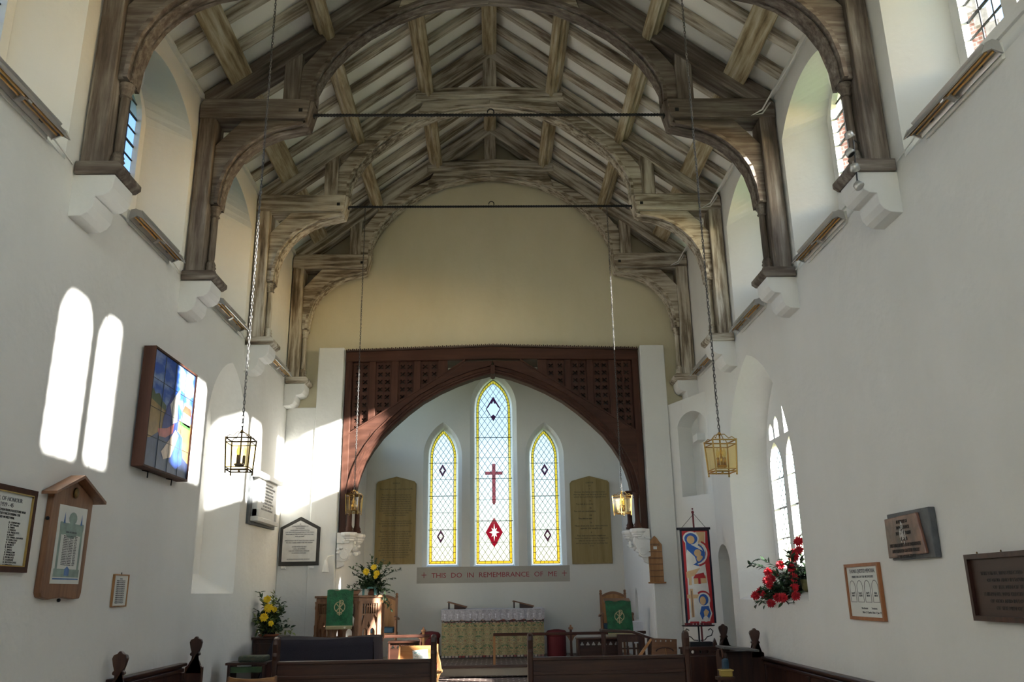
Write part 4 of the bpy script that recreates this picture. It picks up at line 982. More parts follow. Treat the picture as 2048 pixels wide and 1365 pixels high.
# ------------------------------------------------------------------ lanterns on chains
def lantern(x, y, zb, ztop, label, bright, rz=PI/4):
    mt = M['brass'] if bright else M['brassd']
    t = thing('lantern', label, 'lantern', (x, y, zb), group='hanging glass lanterns')
    h, s0, s1 = .215, .073, .083
    def P(k, z):
        a = rz + k*PI/2; s = (s0+(s1-s0)*z/h)*math.sqrt(2); return (x+s*math.cos(a), y+s*math.sin(a), zb+z)
    fr = MB()
    for k in range(4):
        fr.tube([P(k, -.012), P(k, h+.008)], .0055, 6)
        for z in (.004, .02, h-.028, h): fr.tube([P(k, z), P(k+1, z)], .0035 if z in (.02, h-.028) else .005, 6)
        fr.ball(P(k, -.015), .007, 6, 4)
    fr.build('frame', mt, t, smooth=False)
    for k in range(4): MB().add([P(k, .02), P(k+1, .02), P(k+1, h-.028), P(k, h-.028)], [(0, 1, 2, 3)]).build('glass_pane', M['glass_lantern'], t)
    ar = MB()
    for k in range(4):
        p = Vector(P(k, h)); c = Vector((x, y, zb+h+.05))
        q = [p, p.lerp(c, .25)+Vector((0, 0, .012)), p.lerp(c, .45)+Vector((0, 0, -.006)), p.lerp(c, .7)+Vector((0, 0, .012)), c]
        ar.tube(q, .0032, 5)
    ar.build('scroll_arms', mt, t)
    st = MB().tube([(x, y, zb+.03), (x, y, zb+h+.06)], .006, 8).ball((x, y, zb+h+.055), .012).ball((x, y, zb+.0), .009)
    st.build('stem', mt, t, smooth=True)
    MB().lathe([(.01, .028), (.028, .034), (.036, .044), (.034, .05), (.01, .046)], (x, y, zb), 14).build('drip_tray', mt, t, smooth=True)
    for k in range(3):
        a = k*2*PI/3+.3; cx, cy = x+.026*math.cos(a), y+.026*math.sin(a)
        cd = MB().lathe([(.010, .05), (.010, .105), (.007, .107)], (cx, cy, zb), 10).build('candle_holder', mt, t, smooth=True)
        MB().lathe([(.006, .106), (.012, .125), (.013, .14), (.008, .158), (.001, .175)], (cx, cy, zb), 10).build('bulb', M['glass_lantern'], cd, smooth=True)
    ch = MB(); z = zb+h+.062; k = 0; lk = .030
    while z < ztop:
        q = []
        for i in range(10):
            a = 2*PI*i/10; u = .0075*math.cos(a); w = (lk*.62)*math.sin(a)
            q.append((x+(u if k % 2 else 0), y+(0 if k % 2 else u), z+lk*.5+w))
        ch.tube(q, .0022, 4, closed=True); z += lk*.86; k += 1
    ch.build('chain', M['chain'], t, smooth=True)
    MB().tube([(x+.006, y, zb+h+.06)]+[(x+.006*math.cos(j*.9), y+.006*math.sin(j*.9), zb+h+.06+(ztop-zb-h-.06)*j/40) for j in range(1, 41)], .0022, 4).build('flex', M['ink_dark'], t)
    return t
lantern(-1.735, 5.70, 2.405, 6.5, 'dark-framed glass lantern on a long chain, nearest on the left wall side', False, PI/4+.05)
lantern(1.535, 5.70, 2.355, 6.5, 'warm brass glass lantern on a long chain, nearest on the right', True, PI/4+.1)
lantern(-1.70, 10.26, 2.53, 6.53, 'small brass lantern hanging before the left foot of the arch', True, PI/4-.12)
lantern(1.53, 10.26, 2.48, 6.53, 'small brass lantern hanging before the right foot of the arch', True, PI/4+.5)
# wall horn lamp and hymn board
t = thing('horn_speaker', 'small white cone-shaped speaker on the pier left of the arch', 'speaker', (-2.38, 12.33, 1.9))
MB().lathe([(.055, 0), (.052, .01), (.035, .09), (.022, .15), (.018, .17)], (-2.39, 12.27, 1.90), 16).build('horn', M['white'], t, smooth=True)
MB().lathe([(.045, -.002), (.01, .004)], (-2.39, 12.27, 1.90), 14).build('mouth', M['ink_dark'], t)
MB().tube([(-2.39, 12.27, 2.06), (-2.37, 12.29, 2.12), (-2.30, 12.35, 2.14)], .008, 6).build('arm', M['white'], t)
t = thing('hymn_board', 'honey-coloured wooden hymn board with empty rails on the right pier', 'hymn board', (2.28, 12.35, 1.68))
MB().prism([(2.14, 1.70), (2.34, 1.70), (2.34, 2.22), (2.30, 2.27), (2.275, 2.31), (2.24, 2.345), (2.205, 2.31), (2.18, 2.27), (2.14, 2.22)], mp_y(0), 12.335, 12.36).build('board', M['pine_z'], t, bevel=.003)
MB().box(2.115, 2.365, 12.31, 12.36, 1.685, 1.705).build('ledge', M['pine_x'], t, bevel=.003)
for k in range(5): MB().box(2.145, 2.335, 12.322, 12.336, 1.775+k*.085, 1.785+k*.085).build('rail', M['teak_x'], t)
text('lettering', 'HYMNS', M['ink_dark'], ROT_E, (2.24, 12.333, 2.24), .042, t, sx=.95)
MB().box(2.215, 2.265, 12.330, 12.336, 2.155, 2.195).build('card', M['paper'], t)
for _o in kids(t): _o.location.x += .045
#@@SECTION4
# ------------------------------------------------------------------ chancel furniture
FZ = 0.46; PZ = 0.59
def ornate_mat(name, base, cols, scale):
    m, nt, b = new_mat(name); L = nt.links.new
    tc = nt.nodes.new('ShaderNodeTexCoord'); mp = nt.nodes.new('ShaderNodeMapping'); mp.inputs['Scale'].default_value = (scale,)*3
    L(tc.outputs['Object'], mp.inputs[0])
    # mirrored repeat along x makes a damask-like figure
    sx = nt.nodes.new('ShaderNodeSeparateXYZ'); L(mp.outputs[0], sx.inputs[0])
    pp = nt.nodes.new('ShaderNodeMath'); pp.operation = 'PINGPONG'; pp.inputs[1].default_value = 1.0; L(sx.outputs[0], pp.inputs[0])
    pz = nt.nodes.new('ShaderNodeMath'); pz.operation = 'WRAP'; pz.inputs[1].default_value = 2.4; pz.inputs[2].default_value = 0; L(sx.outputs[2], pz.inputs[0])
    cx = nt.nodes.new('ShaderNodeCombineXYZ'); L(pp.outputs[0], cx.inputs[0]); L(pz.outputs[0], cx.inputs[2])
    n = nt.nodes.new('ShaderNodeTexNoise'); n.inputs['Scale'].default_value = 3.2; n.inputs['Detail'].default_value = 2.5; n.inputs['Distortion'].default_value = 1.2
    L(cx.outputs[0], n.inputs['Vector'])
    cr = nt.nodes.new('ShaderNodeValToRGB'); cr.color_ramp.interpolation = 'CONSTANT'
    el = [(0, cols[0]), (.40, base), (.455, cols[1]), (.485, base), (.52, cols[0]), (.545, base), (.60, cols[2]), (.63, cols[3]), (.68, base)]
    while len(cr.color_ramp.elements) < len(el): cr.color_ramp.elements.new(.5)
    for e, (p, c) in zip(cr.color_ramp.elements, el): e.position = p; e.color = col4(c)
    L(n.outputs[0], cr.inputs[0]); L(cr.outputs[0], b.inputs['Base Color']); b.inputs['Roughness'].default_value = .85
    return m
M['damask'] = ornate_mat('floral_tapestry', (0.40, 0.33, 0.17), [(0.10, 0.15, 0.075), (0.22, 0.10, 0.06), (0.10, 0.14, 0.14), (0.30, 0.20, 0.07)], 7.0)
M['lace'] = mat_flat('white_linen', (0.66, 0.66, 0.70), .85, bump=.3, bscale=120, var=.05)
M['lace2'] = mat_flat('grey_lace', (0.42, 0.40, 0.43), .9, bump=.5, bscale=150, var=.25)
M['band'] = mat_checker('band_tapestry', (0.42, 0.38, 0.33), (0.20, 0.03, 0.03), (0.03, 0.03, 0.03), .055, .05, 0.3, .007, .9, (PI/2, 0, 0))
M['redcloth'] = mat_flat('red_velvet', (0.13, 0.012, 0.016), .8, bump=.2)
M['bluecloth'] = mat_flat('blue_velvet', (0.022, 0.06, 0.10), .85, bump=.2)
M['green'] = mat_flat('green_brocade', (0.010, 0.115, 0.042), .6, bump=.5, bscale=45, var=.35)
M['goldth'] = mat_flat('gold_thread', (0.46, 0.40, 0.22), .6, bump=.2)
t = thing('altar', 'altar covered with a floral tapestry frontal and white lace-edged cloth below the chancel window', 'altar', (-.05, 14.65, PZ))
AXa, AXb, AY0, AY1, AT = -.875, .775, 14.30, 15.02, 1.335
fr = MB(); n = 60
for k in range(n+1):
    x = AXa+(AXb-AXa)*k/n; y = AY0+.006*math.sin(k*1.3); fr.v += [(x, y, PZ+.002), (x, y, AT-.01)]
for k in range(n): fr.f.append((2*k, 2*k+2, 2*k+3, 2*k+1))
fr.add([(AXb, AY0, PZ), (AXb, AY1, PZ), (AXb, AY1, AT-.01), (AXb, AY0, AT-.01)], [(0, 1, 2, 3)]); fr.add([(AXa, AY0, PZ), (AXa, AY1, PZ), (AXa, AY1, AT-.01), (AXa, AY0, AT-.01)], [(0, 1, 2, 3)])
fr.build('frontal', M['damask'], t)
MB().box(AXa, AXb, AY0-.008, AY0+.0, PZ+.002, PZ+.045).build('lower_band', M['band'], t)
MB().box(AXa, AXb, AY0-.010, AY0+.0, AT-.205, AT-.16).build('upper_band', M['band'], t)
cl = MB().box(AXa-.012, AXb+.012, AY0-.02, AY1, AT-.01, AT+.006); cl.build('top_cloth', M['lace'], t, bevel=.006)
lc = MB(); n = 120; W = AXb-AXa+.02
for k in range(n+1):
    x = AXa-.01+W*k/n; zb = AT-.150-.022*abs(math.sin(PI*k/n*10)); y = AY0-.024+.004*math.sin(k*.9)
    lc.v += [(x, y, AT), (x, y-.002, AT-.03), (x, y-.004, zb)]
for k in range(n): lc.f += [(3*k, 3*k+3, 3*k+4, 3*k+1), (3*k+1, 3*k+4, 3*k+5, 3*k+2)]
lc.build('lace_fall', M['lace2'], t)
dg = MB()
for k in range(16):
    x = AXa+.05+W*k/16.3; z = AT-.095
    if k % 2: dg.box(x-.022, x+.022, AY0-.033, AY0-.030, z+.01, z+.018).box(x-.004, x+.004, AY0-.033, AY0-.030, z-.04, z+.035)
    else: dg.prism([(x-.018, z+.03), (x+.018, z+.03), (x+.004, z), (x+.012, z-.035), (x-.012, z-.035), (x-.004, z)], mp_y(0), AY0-.033, AY0-.030)
dg.build('lace_figures', M['lace'], t)
for sx, X in ((-1, AXa-.012), (1, AXb+.012)): MB().prism([(AY0-.01, AT), (AY1, AT), (AY1, AT-.16), (AY0+.05, AT-.19), (AY0-.01, AT-.20)], mp_x(X, sx), 0, .004).build('side_fall', M['lace'], t)
for i, (x0, x1) in enumerate(((-.80, -.47), (.27, .63))):
    s_ = thing('book_stand', 'small sloping wooden book stand at the %s end of the altar top' % ('left', 'right')[i], 'book stand', ((x0+x1)/2, 14.5, AT+.006), group='altar book stands')
    MB().prism([(x0, AT+.115), (x0+.02, AT+.13), (x1, AT+.045), (x1-.01, AT+.028)], mp_y(0), 14.40, 14.64).build('top_board', M['teak_x'], s_, bevel=.003)
    MB().prism([(x0+.02, AT+.007), (x0+.04, AT+.007), (x0+.04, AT+.11), (x0+.02, AT+.112)], mp_y(0), 14.42, 14.62).build('back_leg', M['pew_z'], s_)
    MB().prism([(x0+.12, AT+.007), (x1-.03, AT+.007), (x1-.01, AT+.03), (x0+.12, AT+.09)], mp_y(0), 14.42, 14.60).build('side_panel', M['pew_x'], s_)
# communion rails
def finial_post(mb, x, y, z0, z1, w=.025):
    mb.box(x-w, x+w, y-w, y+w, z0, z1)
def rail(x0, x1, posts, label):
    t = thing('communion_rail', label, 'rail', ((x0+x1)/2, 12.97, PZ), group='communion rails')
    MB().box(x0, x1, 12.94, 13.0, .985, 1.025).build('top_rail', M['mah_x'], t, bevel=.008)
    for x, fin in posts:
        p = MB().box(x-.017, x+.017, 12.955, 12.985, PZ, .985 if not fin else 1.06).build('post', M['pine_z'] if fin is None or x0 < -.5 or abs(x+.03) < .02 else M['mah_z'], t, bevel=.003)
        if fin: MB().prism([(x-.03, 1.06), (x+.03, 1.06), (x+.035, 1.085), (x+.012, 1.10), (x+.010, 1.125), (x-.010, 1.125), (x-.012, 1.10), (x-.035, 1.085)], mp_y(0), 12.95, 12.99).build('finial', M['teak_z'], p, bevel=.003)
        if fin:
            for sx in (-1, 1): MB().prism([(x+sx*.017, .985), (x+sx*.09, .985), (x+sx*.05, .96), (x+sx*.017, .90)], mp_y(0), 12.96, 12.98).build('bracket', M['teak_x'], t)
    return t
rail(-.045, 2.19, [(-.03, False), (1.09, True), (2.15, False)], 'dark wooden altar rail in front of the right half of the altar')
rail(-2.15, -.97, [(-1.06, True), (-2.1, False)], 'dark red wooden altar rail to the left of the altar')
# priests' chairs
def arm_chair(x, y, label, h=1.0):
    t = thing('armchair', label, 'chair', (x, y, PZ), group='high-backed chancel chairs')
    b = PZ
    for sx in (-1, 1):
        MB().box(x+sx*.20-.018, x+sx*.20+.018, y+.20, y+.24, b, b+h-.06).lathe([(.018, b+h-.06), (.026, b+h-.04), (.016, b+h-.02), (.024, b+h), (.012, b+h+.02)], (x+sx*.20, y+.22, 0), 10).build('back_post', M['teak_z'], t)
        MB().lathe([(.018, b), (.022, b+.1), (.015, b+.2), (.02, b+.42), (.015, b+.48), (.024, b+.54), (.014, b+.60), (.02, b+.63)], (x+sx*.24, y-.22, 0), 10).build('front_leg', M['teak_z'], t, smooth=True)
        MB().prism([(y-.27, b+.63), (y-.20, b+.645), (y+.2, b+.60), (y+.2, b+.63), (y-.2, b+.672), (y-.27, b+.66)], mp_x(x+sx*.235), -.022, .022).build('armrest', M['teak_y'], t, bevel=.005)
    tp = [(x-.182, b+.48), (x+.182, b+.48)]+[(x+.182-.364*k/12, b+h-.10+.055*math.sin(PI*k/12)) for k in range(13)]
    MB().prism(tp, mp_y(0), y+.205, y+.225).build('back_panel', M['pine_z'], t)
    rim = [(x+.182-.364*k/12, b+h-.10+.055*math.sin(PI*k/12)) for k in range(13)]
    MB().prism(rim+[(a, z+.04) for a, z in rim[::-1]], mp_y(0), y+.195, y+.235).build('top_rail', M['teak_x'], t, bevel=.004)
    MB().box(x-.23, x+.23, y-.24, y+.22, b+.37, b+.42).build('seat', M['teak_x'], t, bevel=.006)
    MB().box(x-.21, x+.21, y-.235, y+.18, b+.42, b+.50).build('cushion', M['bluecloth'], t, bevel=.02)
    return t
arm_chair(1.93, 14.22, 'high-backed wooden armchair with blue cushion behind the right green cloth')
arm_chair(-1.82, 14.2, 'wooden armchair with blue cushion half hidden behind the pulpit')
for i, (x, lb) in enumerate(((.98, 'dark red upholstered tub stool right of the altar'), (-1.075, 'dark red upholstered tub stool left of the altar'))):
    t = thing('tub_stool', lb, 'stool', (x, 14.45, PZ), group='red stools beside the altar')
    MB().lathe([(.15, 0), (.155, .02), (.155, .30), (.15, .32)], (x, 14.45, PZ), 20).build('body', M['redcloth'], t, smooth=True)
    MB().lathe([(.16, .31), (.172, .33), (.17, .37), (.14, .40), (.05, .415), (.001, .417)], (x, 14.45, PZ), 20).build('seat', M['redcloth'], t, smooth=True)
t = thing('credence_table', 'small table under a white cloth against the right chancel wall', 'table', (2.1, 13.7, PZ))
MB().box(1.98, 2.235, 13.5, 13.90, 1.10, 1.125).build('top', M['teak_x'], t)
MB().box(1.965, 2.25, 13.49, 13.96, 1.125, 1.132).prism([(1.965, .80), (2.0, .78), (2.04, .82), (2.25, .83), (2.25, 1.13), (1.965, 1.13)], mp_y(0), 13.485, 13.489).build('cloth', M['lace'], t)
for x in (2.0, 2.21):
    for y in (13.53, 13.87): MB().box(x-.015, x+.015, y-.015, y+.015, PZ, 1.10).build('leg', M['teak_z'], t)

def embroidery(parent, cx, cz, y, r, mat):
    m = mp_y(0); e = MB()
    e.plate([(cx+r*math.cos(a), cz+r*math.sin(a)) for a in [PI*k/16 for k in range(32)]], [[(cx+r*.86*math.cos(a), cz+r*.86*math.sin(a)) for a in [PI*k/16 for k in range(32)]]], m, y-.003, y)
    for s in (-1, 1): e.prism([(cx-s*r*.62-.008, cz-r*.66), (cx-s*r*.62+.010, cz-r*.70), (cx+s*r*.62+.008, cz+r*.58), (cx+s*r*.62-.010, cz+r*.62)], m, y-.004, y)
    e.build('roundel', mat, parent)
    e = MB().box(cx-.007, cx+.007, y-.006, y, cz-r*1.45, cz+r*1.25)
    e.plate([(cx+r*.33+r*.36*math.cos(a), cz+r*.88+r*.38*math.sin(a)) for a in [PI*k/10 for k in range(20)]], [[(cx+r*.33+r*.22*math.cos(a), cz+r*.88+r*.24*math.sin(a)) for a in [PI*k/10 for k in range(20)]]], m, y-.006, y)
    for s in (-1, 1): e.plate([(cx+s*r*.25+r*.22*math.cos(a), cz-r*1.05+r*.2*math.sin(a)) for a in [PI*k/8 for k in range(16)]], [[(cx+s*r*.25+r*.12*math.cos(a), cz-r*1.05+r*.10*math.sin(a)) for a in [PI*k/8 for k in range(16)]]], m, y-.005, y)
    e.build('chi_rho', mat, parent)
def fall(name, label, x0, x1, z0, z1, y, lean=0):
    t = thing(name, label, 'hanging cloth', ((x0+x1)/2, y, z0))
    cl = MB(); n, q = 20, 10
    for i in range(q+1):
        for k in range(n+1):
            u = k/n; v = i/q; sh = .012*(1-v)
            cl.v.append((x0+sh*(1 if k < n/2 else -1)*0+(x1-x0)*u + lean*(1-v), y-.010*math.sin(u*9+.6)*(1-v), z0+.035+(z1-z0-.035)*v+(.008*math.sin(u*12) if i == q else 0)))
    for i in range(q):
        for k in range(n): a = i*(n+1)+k; cl.f.append((a, a+1, a+n+2, a+n+1))
    cl.build('cloth', M['green'], t, smooth=True)
    MB().add([(x0, y, z1), (x1, y, z1), (x1, y+.12, z1+.01), (x0, y+.12, z1+.01)], [(0, 1, 2, 3)]).build('top_fold', M['green'], t)
    f = MB(); f.box(x0+lean, x1+lean, y-.016, y-.004, z0+.03, z0+.045)
    k = 0; x = x0+lean
    while x < x1+lean-.004: f.box(x, x+.0045, y-.012-(k % 2)*.003, y-.008, z0, z0+.035); x += .0065; k += 1
    f.build('fringe', M['goldth'], t)
    embroidery(t, (x0+x1)/2+lean*.5, (z0+z1)/2+.03, y-.013, .072, M['goldth'])
    return t

# pulpit
PX, PY, PR = -1.975, 11.99, .46
t = thing('pulpit', 'carved dark wooden octagonal pulpit with pierced tracery, its right face in sunlight', 'pulpit', (PX, PY, FZ))
def octp(r, a0=PI/8): return [(PX+r*math.cos(a0+k*PI/4), PY+r*math.sin(a0+k*PI/4)) for k in range(8)]
MB().prism(octp(PR+.03), mp_z(0), 1.555, 1.585).prism(octp(PR+.005), mp_z(0), 1.50, 1.555).build('cornice', M['teak_x'], t, bevel=.006)
MB().prism(octp(PR+.015), mp_z(0), .98, 1.03).prism(octp(PR-.10), mp_z(0), .93, .98).build('base_mould', M['teak_x'], t, bevel=.006)
MB().prism(octp(.16), mp_z(0), FZ, .94).build('stem', M['pew_z'], t)
MB().prism(octp(PR-.12), mp_z(0), .99, 1.0).build('floor_board', M['pew_x'], t)
for k in range(8):
    a0 = PI/8+k*PI/4; a1 = a0+PI/4
    if k in (1,): continue
    A_ = Vector((PX+PR*math.cos(a0), PY+PR*math.sin(a0))); B_ = Vector((PX+PR*math.cos(a1), PY+PR*math.sin(a1))); dd = (B_-A_); Lp = dd.length; dd.normalize(); nn_ = Vector((math.cos((a0+a1)/2), math.sin((a0+a1)/2)))
    mpp = (lambda A_, dd, nn_: (lambda a, b, d: (A_.x+dd.x*a+nn_.x*d, A_.y+dd.y*a+nn_.y*d, b)))(A_, dd, nn_)
    hs = []; c = Lp/2
    for j in range(6):
        xx_ = .065+(Lp-.13)*(j+.5)/6; w_ = (Lp-.13)/6*.33
        hs.append(arch(xx_, w_, 1.355, 1.425, .02, 3)); hs.append(arch(xx_, w_, 1.44 if abs(xx_-c) > .04 else 1.455, 1.47, .012, 2))
    for s in (-1, 1):
        hs.append(arch(c+s*.06, .040, 1.05, 1.12, .055, 5)); hs.append([(c+s*.115, 1.19), (c+s*.125, 1.30), (c+s*.10, 1.335), (c+s*.075, 1.335)][::s])
    hs.append([(c-.025, 1.20), (c, 1.17), (c+.025, 1.20), (c, 1.26)])
    MB().plate([(0, 1.02), (Lp, 1.02), (Lp, 1.51), (0, 1.51)], hs, mpp, -.03, -.005).build('tracery_panel', M['teak_z'], t)
    MB().plate([(0, 1.02), (Lp, 1.02), (Lp, 1.51), (0, 1.51)], [[(.05, 1.045), (Lp-.05, 1.045), (Lp-.05, 1.485), (.05, 1.485)]], mpp, -.01, .012).build('panel_frame', M['teak_z'], t)
    MB().lathe([(.022, 1.02), (.026, 1.06), (.016, 1.10), (.020, 1.2), (.013, 1.22), (.013, 1.40), (.02, 1.43), (.014, 1.47), (.022, 1.51)], (A_.x, A_.y, 0), 8).build('corner_shaft', M['teak_z'], t, smooth=True)
MB().prism([(PY-.42, 1.60), (PY-.18, 1.66), (PY-.18, 1.64), (PY-.42, 1.585)], mp_x(0), PX-.2, PX+.16).build('book_rest', M['teak_x'], t)
fall('pulpit_cloth', 'green brocade cloth with gold emblem and fringe hanging on the pulpit', -2.20, -1.86, 1.17, 1.655, PY-PR-.045)
# right lectern with its cloth
t = thing('lectern', 'dark wooden lectern carrying the right-hand green cloth', 'lectern', (1.77, 13.0, PZ))
MB().prism([(12.77, 1.445), (12.93, 1.49), (12.93, 1.46), (12.77, 1.415)], mp_x(0), 1.58, 1.96).build('desk', M['teak_x'], t, bevel=.004)
MB().box(1.74, 1.80, 12.86, 12.92, PZ+.05, 1.44).build('pedestal', M['teak_z'], t, bevel=.006)
MB().box(1.60, 1.94, 12.87, 12.93, PZ, PZ+.05).build('foot', M['pew_x'], t, bevel=.006)
fall('lectern_cloth', 'green cloth with cream emblem and gold fringe hanging on the lectern right of the altar', 1.585, 1.955, .965, 1.45, 12.76, .025)

# ------------------------------------------------------------------ flowers
def leaf(mb, p, d, up, L, w):
    d = d.normalized(); s = d.cross(up)
    if s.length < .01: s = Vector((1, 0, 0))
    s.normalize(); u = s.cross(d)
    P = [p, p+d*L*.3+s*w*.5+u*.1*w, p+d*L*.65+s*w*.42, p+d*L-u*w*.3, p+d*L*.65-s*w*.42, p+d*L*.3-s*w*.5+u*.1*w, p+d*L*.5-u*w*.12]
    mb.add(P, [(0, 1, 6), (1, 2, 6), (2, 3, 6), (3, 4, 6), (4, 5, 6), (5, 0, 6)])
def foliage(rnd, base, stems, mats, parent, lw=.016, ll=.04, dens=.02):
    """stems: list of tip points; bows from base to each tip with leaves"""
    mbs = [MB() for _ in mats]; st = MB()
    for tip in stems:
        b = Vector(base)+Vector((rnd.uniform(-.03, .03), rnd.uniform(-.03, .03), 0)); tp = Vector(tip); mid = (b+tp)/2+Vector((0, 0, .12*(tp-b).length))
        pts = [((1-t)**2)*b+2*t*(1-t)*mid+t*t*tp for t in [i/8 for i in range(9)]]
        st.tube(pts, [.0035-.0025*i/8 for i in range(9)], 4)
        L = (tp-b).length; n = int(L*1.1/dens)+4; mbx = rnd.choice(mbs)
        for i in range(n):
            t = .15+.85*i/(n-1); p = ((1-t)**2)*b+2*t*(1-t)*mid+t*t*tp
            dr = (tp-b).normalized()*.6+Vector((rnd.uniform(-1, 1), rnd.uniform(-1, 1), rnd.uniform(-.8, .9)))
            leaf(mbx, p, dr, Vector((rnd.uniform(-.5, .5), rnd.uniform(-.5, .5), 1)), ll*rnd.uniform(.8, 1.5), lw*rnd.uniform(.9, 1.7))
    st.build('stems', M['stem'], parent)
    for mb, mt in zip(mbs, mats):
        if mb.v: mb.build('foliage', mt, parent)
def bloom(rnd, c, r, mat, parent, face=Vector((0, -1, .3)), name='flower', layers=4):
    mb = MB(); face = face.normalized(); s = face.cross(Vector((0, 0, 1))).normalized(); u = s.cross(face)
    for l in range(layers):
        n = 14-l*2; tilt = .1+l*.28
        for k in range(n):
            a = 2*PI*k/n+l*.3+rnd.uniform(-.1, .1); d = (s*math.cos(a)+u*math.sin(a))*math.cos(tilt)+face*math.sin(tilt)
            leaf(mb, Vector(c)+face*.004*l, d, face, r*(1-.14*l)*rnd.uniform(.9, 1.1), r*.42)
    mb.ball(tuple(Vector(c)+face*.006), r*.22, 8, 5)
    return mb.build(name, mat, parent)
M['stem'] = mat_flat('green_stem', (.05, .085, .03), .6, bump=.1)
M['leafd'] = mat_flat('dark_leaf', (.018, .045, .016), .45, bump=.1, bscale=30, var=.5)
M['leafm'] = mat_flat('mid_leaf', (.045, .09, .03), .5, bump=.1, bscale=30, var=.4)
M['leafv'] = mat_flat('variegated_leaf', (.20, .24, .07), .5, bump=.1, bscale=60, var=.8)
M['yellow'] = mat_flat('yellow_petal', (.80, .58, .02), .6, bump=.1, var=.2)
M['redp'] = mat_flat('red_petal', (.55, .015, .03), .55, bump=.1, var=.35)
M['terra'] = mat_flat('terracotta', (.30, .10, .05), .8, bump=.1)
M['teal'] = mat_flat('teal_glaze', (.10, .26, .26), .3, bump=.05)
rnd = random.Random(11)
t = thing('flower_arrangement', 'yellow gerberas in dark trailing foliage standing on the pulpit', 'flowers', (-1.68, 11.95, 1.585))
MB().lathe([(.05, 0), (.06, .01), (.05, .05), (.035, .06), (.045, .10), (.06, .13), (.055, .135)], (-1.68, 11.95, 1.585), 16).build('vase', M['terra'], t, smooth=True)
MB().prism([(-1.80, 1.585), (-1.775, 1.585), (-1.775, 1.67), (-1.64, 1.67), (-1.64, 1.585), (-1.61, 1.585), (-1.61, 1.695), (-1.80, 1.695)], mp_y(0), 11.83, 11.90).build('pot_stand', M['teal'], t)
tips = [(-1.98, 11.85, 1.95), (-1.93, 11.8, 1.86), (-1.90, 11.95, 1.99), (-1.72, 12.0, 2.12), (-1.64, 11.95, 2.06), (-1.55, 12.0, 2.04), (-1.30, 11.85, 1.92), (-1.38, 11.8, 1.80), (-1.36, 11.8, 1.62), (-1.42, 11.75, 1.48), (-1.40, 11.8, 1.40), (-2.0, 11.75, 1.70), (-1.95, 11.7, 1.62), (-1.62, 11.7, 1.88), (-1.75, 11.7, 1.88), (-1.5, 11.7, 1.75), (-1.85, 11.75, 1.76), (-1.58, 11.65, 1.70), (-1.48, 11.7, 1.62), (-1.80, 11.7, 1.68)]
for _ in range(44): 
    a = rnd.uniform(0, 2*PI); q = rnd.uniform(.08, .24); tips.append((-1.67+q*math.cos(a), 11.85+q*.5*math.sin(a), rnd.uniform(1.62, 2.0)))
foliage(rnd, (-1.68, 11.95, 1.70), tips, [M['leafd'], M['leafd'], M['leafm']], t, .020, .040, .022)
for c, r in (((-1.735, 11.68, 1.885), .052), ((-1.635, 11.70, 1.945), .045), ((-1.59, 11.67, 1.865), .046), ((-1.605, 11.66, 1.82), .032)): bloom(rnd, c, r, M['yellow'], t)
t = thing('flower_arrangement', 'yellow chrysanthemums with variegated leaves in the left corner beside the dark cloth', 'flowers', (-2.97, 11.55, 1.10))
MB().lathe([(.10, 0), (.125, .012), (.13, .03), (.10, .03)], (-2.93, 11.5, 1.095), 20).build('saucer', M['terra'], t, smooth=True)
MB().lathe([(.06, .012), (.08, .03), (.085, .11), (.07, .11)], (-2.93, 11.5, 1.095), 18).build('pot', M['navy'], t, smooth=True)
tips = [(-3.04, 11.35, 1.64), (-3.0, 11.3, 1.57), (-2.86, 11.4, 1.62), (-3.05, 11.3, 1.42), (-3.06, 11.3, 1.33), (-2.72, 11.4, 1.45), (-2.66, 11.4, 1.30), (-2.63, 11.4, 1.20), (-2.75, 11.4, 1.52), (-2.62, 11.45, 1.14), (-2.70, 11.3, 1.18)]
for _ in range(46): tips.append((rnd.uniform(-3.05, -2.75), rnd.uniform(11.2, 11.5), rnd.uniform(1.12, 1.55)))
foliage(rnd, (-2.93, 11.5, 1.18), tips, [M['leafd'], M['leafv'], M['leafm']], t, .026, .060, .028)
for c, r in (((-2.90, 11.2, 1.555), .055), ((-2.87, 11.17, 1.45), .065), ((-2.92, 11.17, 1.34), .062), ((-2.83, 11.18, 1.265), .04), ((-2.80, 11.2, 1.43), .04)): bloom(rnd, c, r, M['yellow'], t)
t = thing('flower_arrangement', 'red carnations and greenery filling the sill of the tall right window', 'flowers', (3.2, 9.35, 1.5))
MB().lathe([(.07, 0), (.10, .03), (.11, .12), (.10, .125)], (3.25, 8.95, 1.555), 18).build('vase', mat_flat('olive_bowl', (.22, .21, .08), .5, bump=.05), t, smooth=True)
tips = []
for _ in range(110):
    v = rnd.random(); y = 8.75+1.25*rnd.random(); zt = 2.05-(y-8.75)*.45
    tips.append((rnd.uniform(2.95, 3.36), y, rnd.uniform(1.44, max(1.55, zt))))
tips += [(3.0, 10.2, 1.86), (2.98, 10.1, 1.50), (2.95, 9.95, 1.42), (2.94, 9.6, 1.42), (3.0, 9.85, 1.92)]
foliage(rnd, (3.24, 9.25, 1.60), tips, [M['leafd'], M['leafm'], M['leafd']], t, .026, .065, .035)
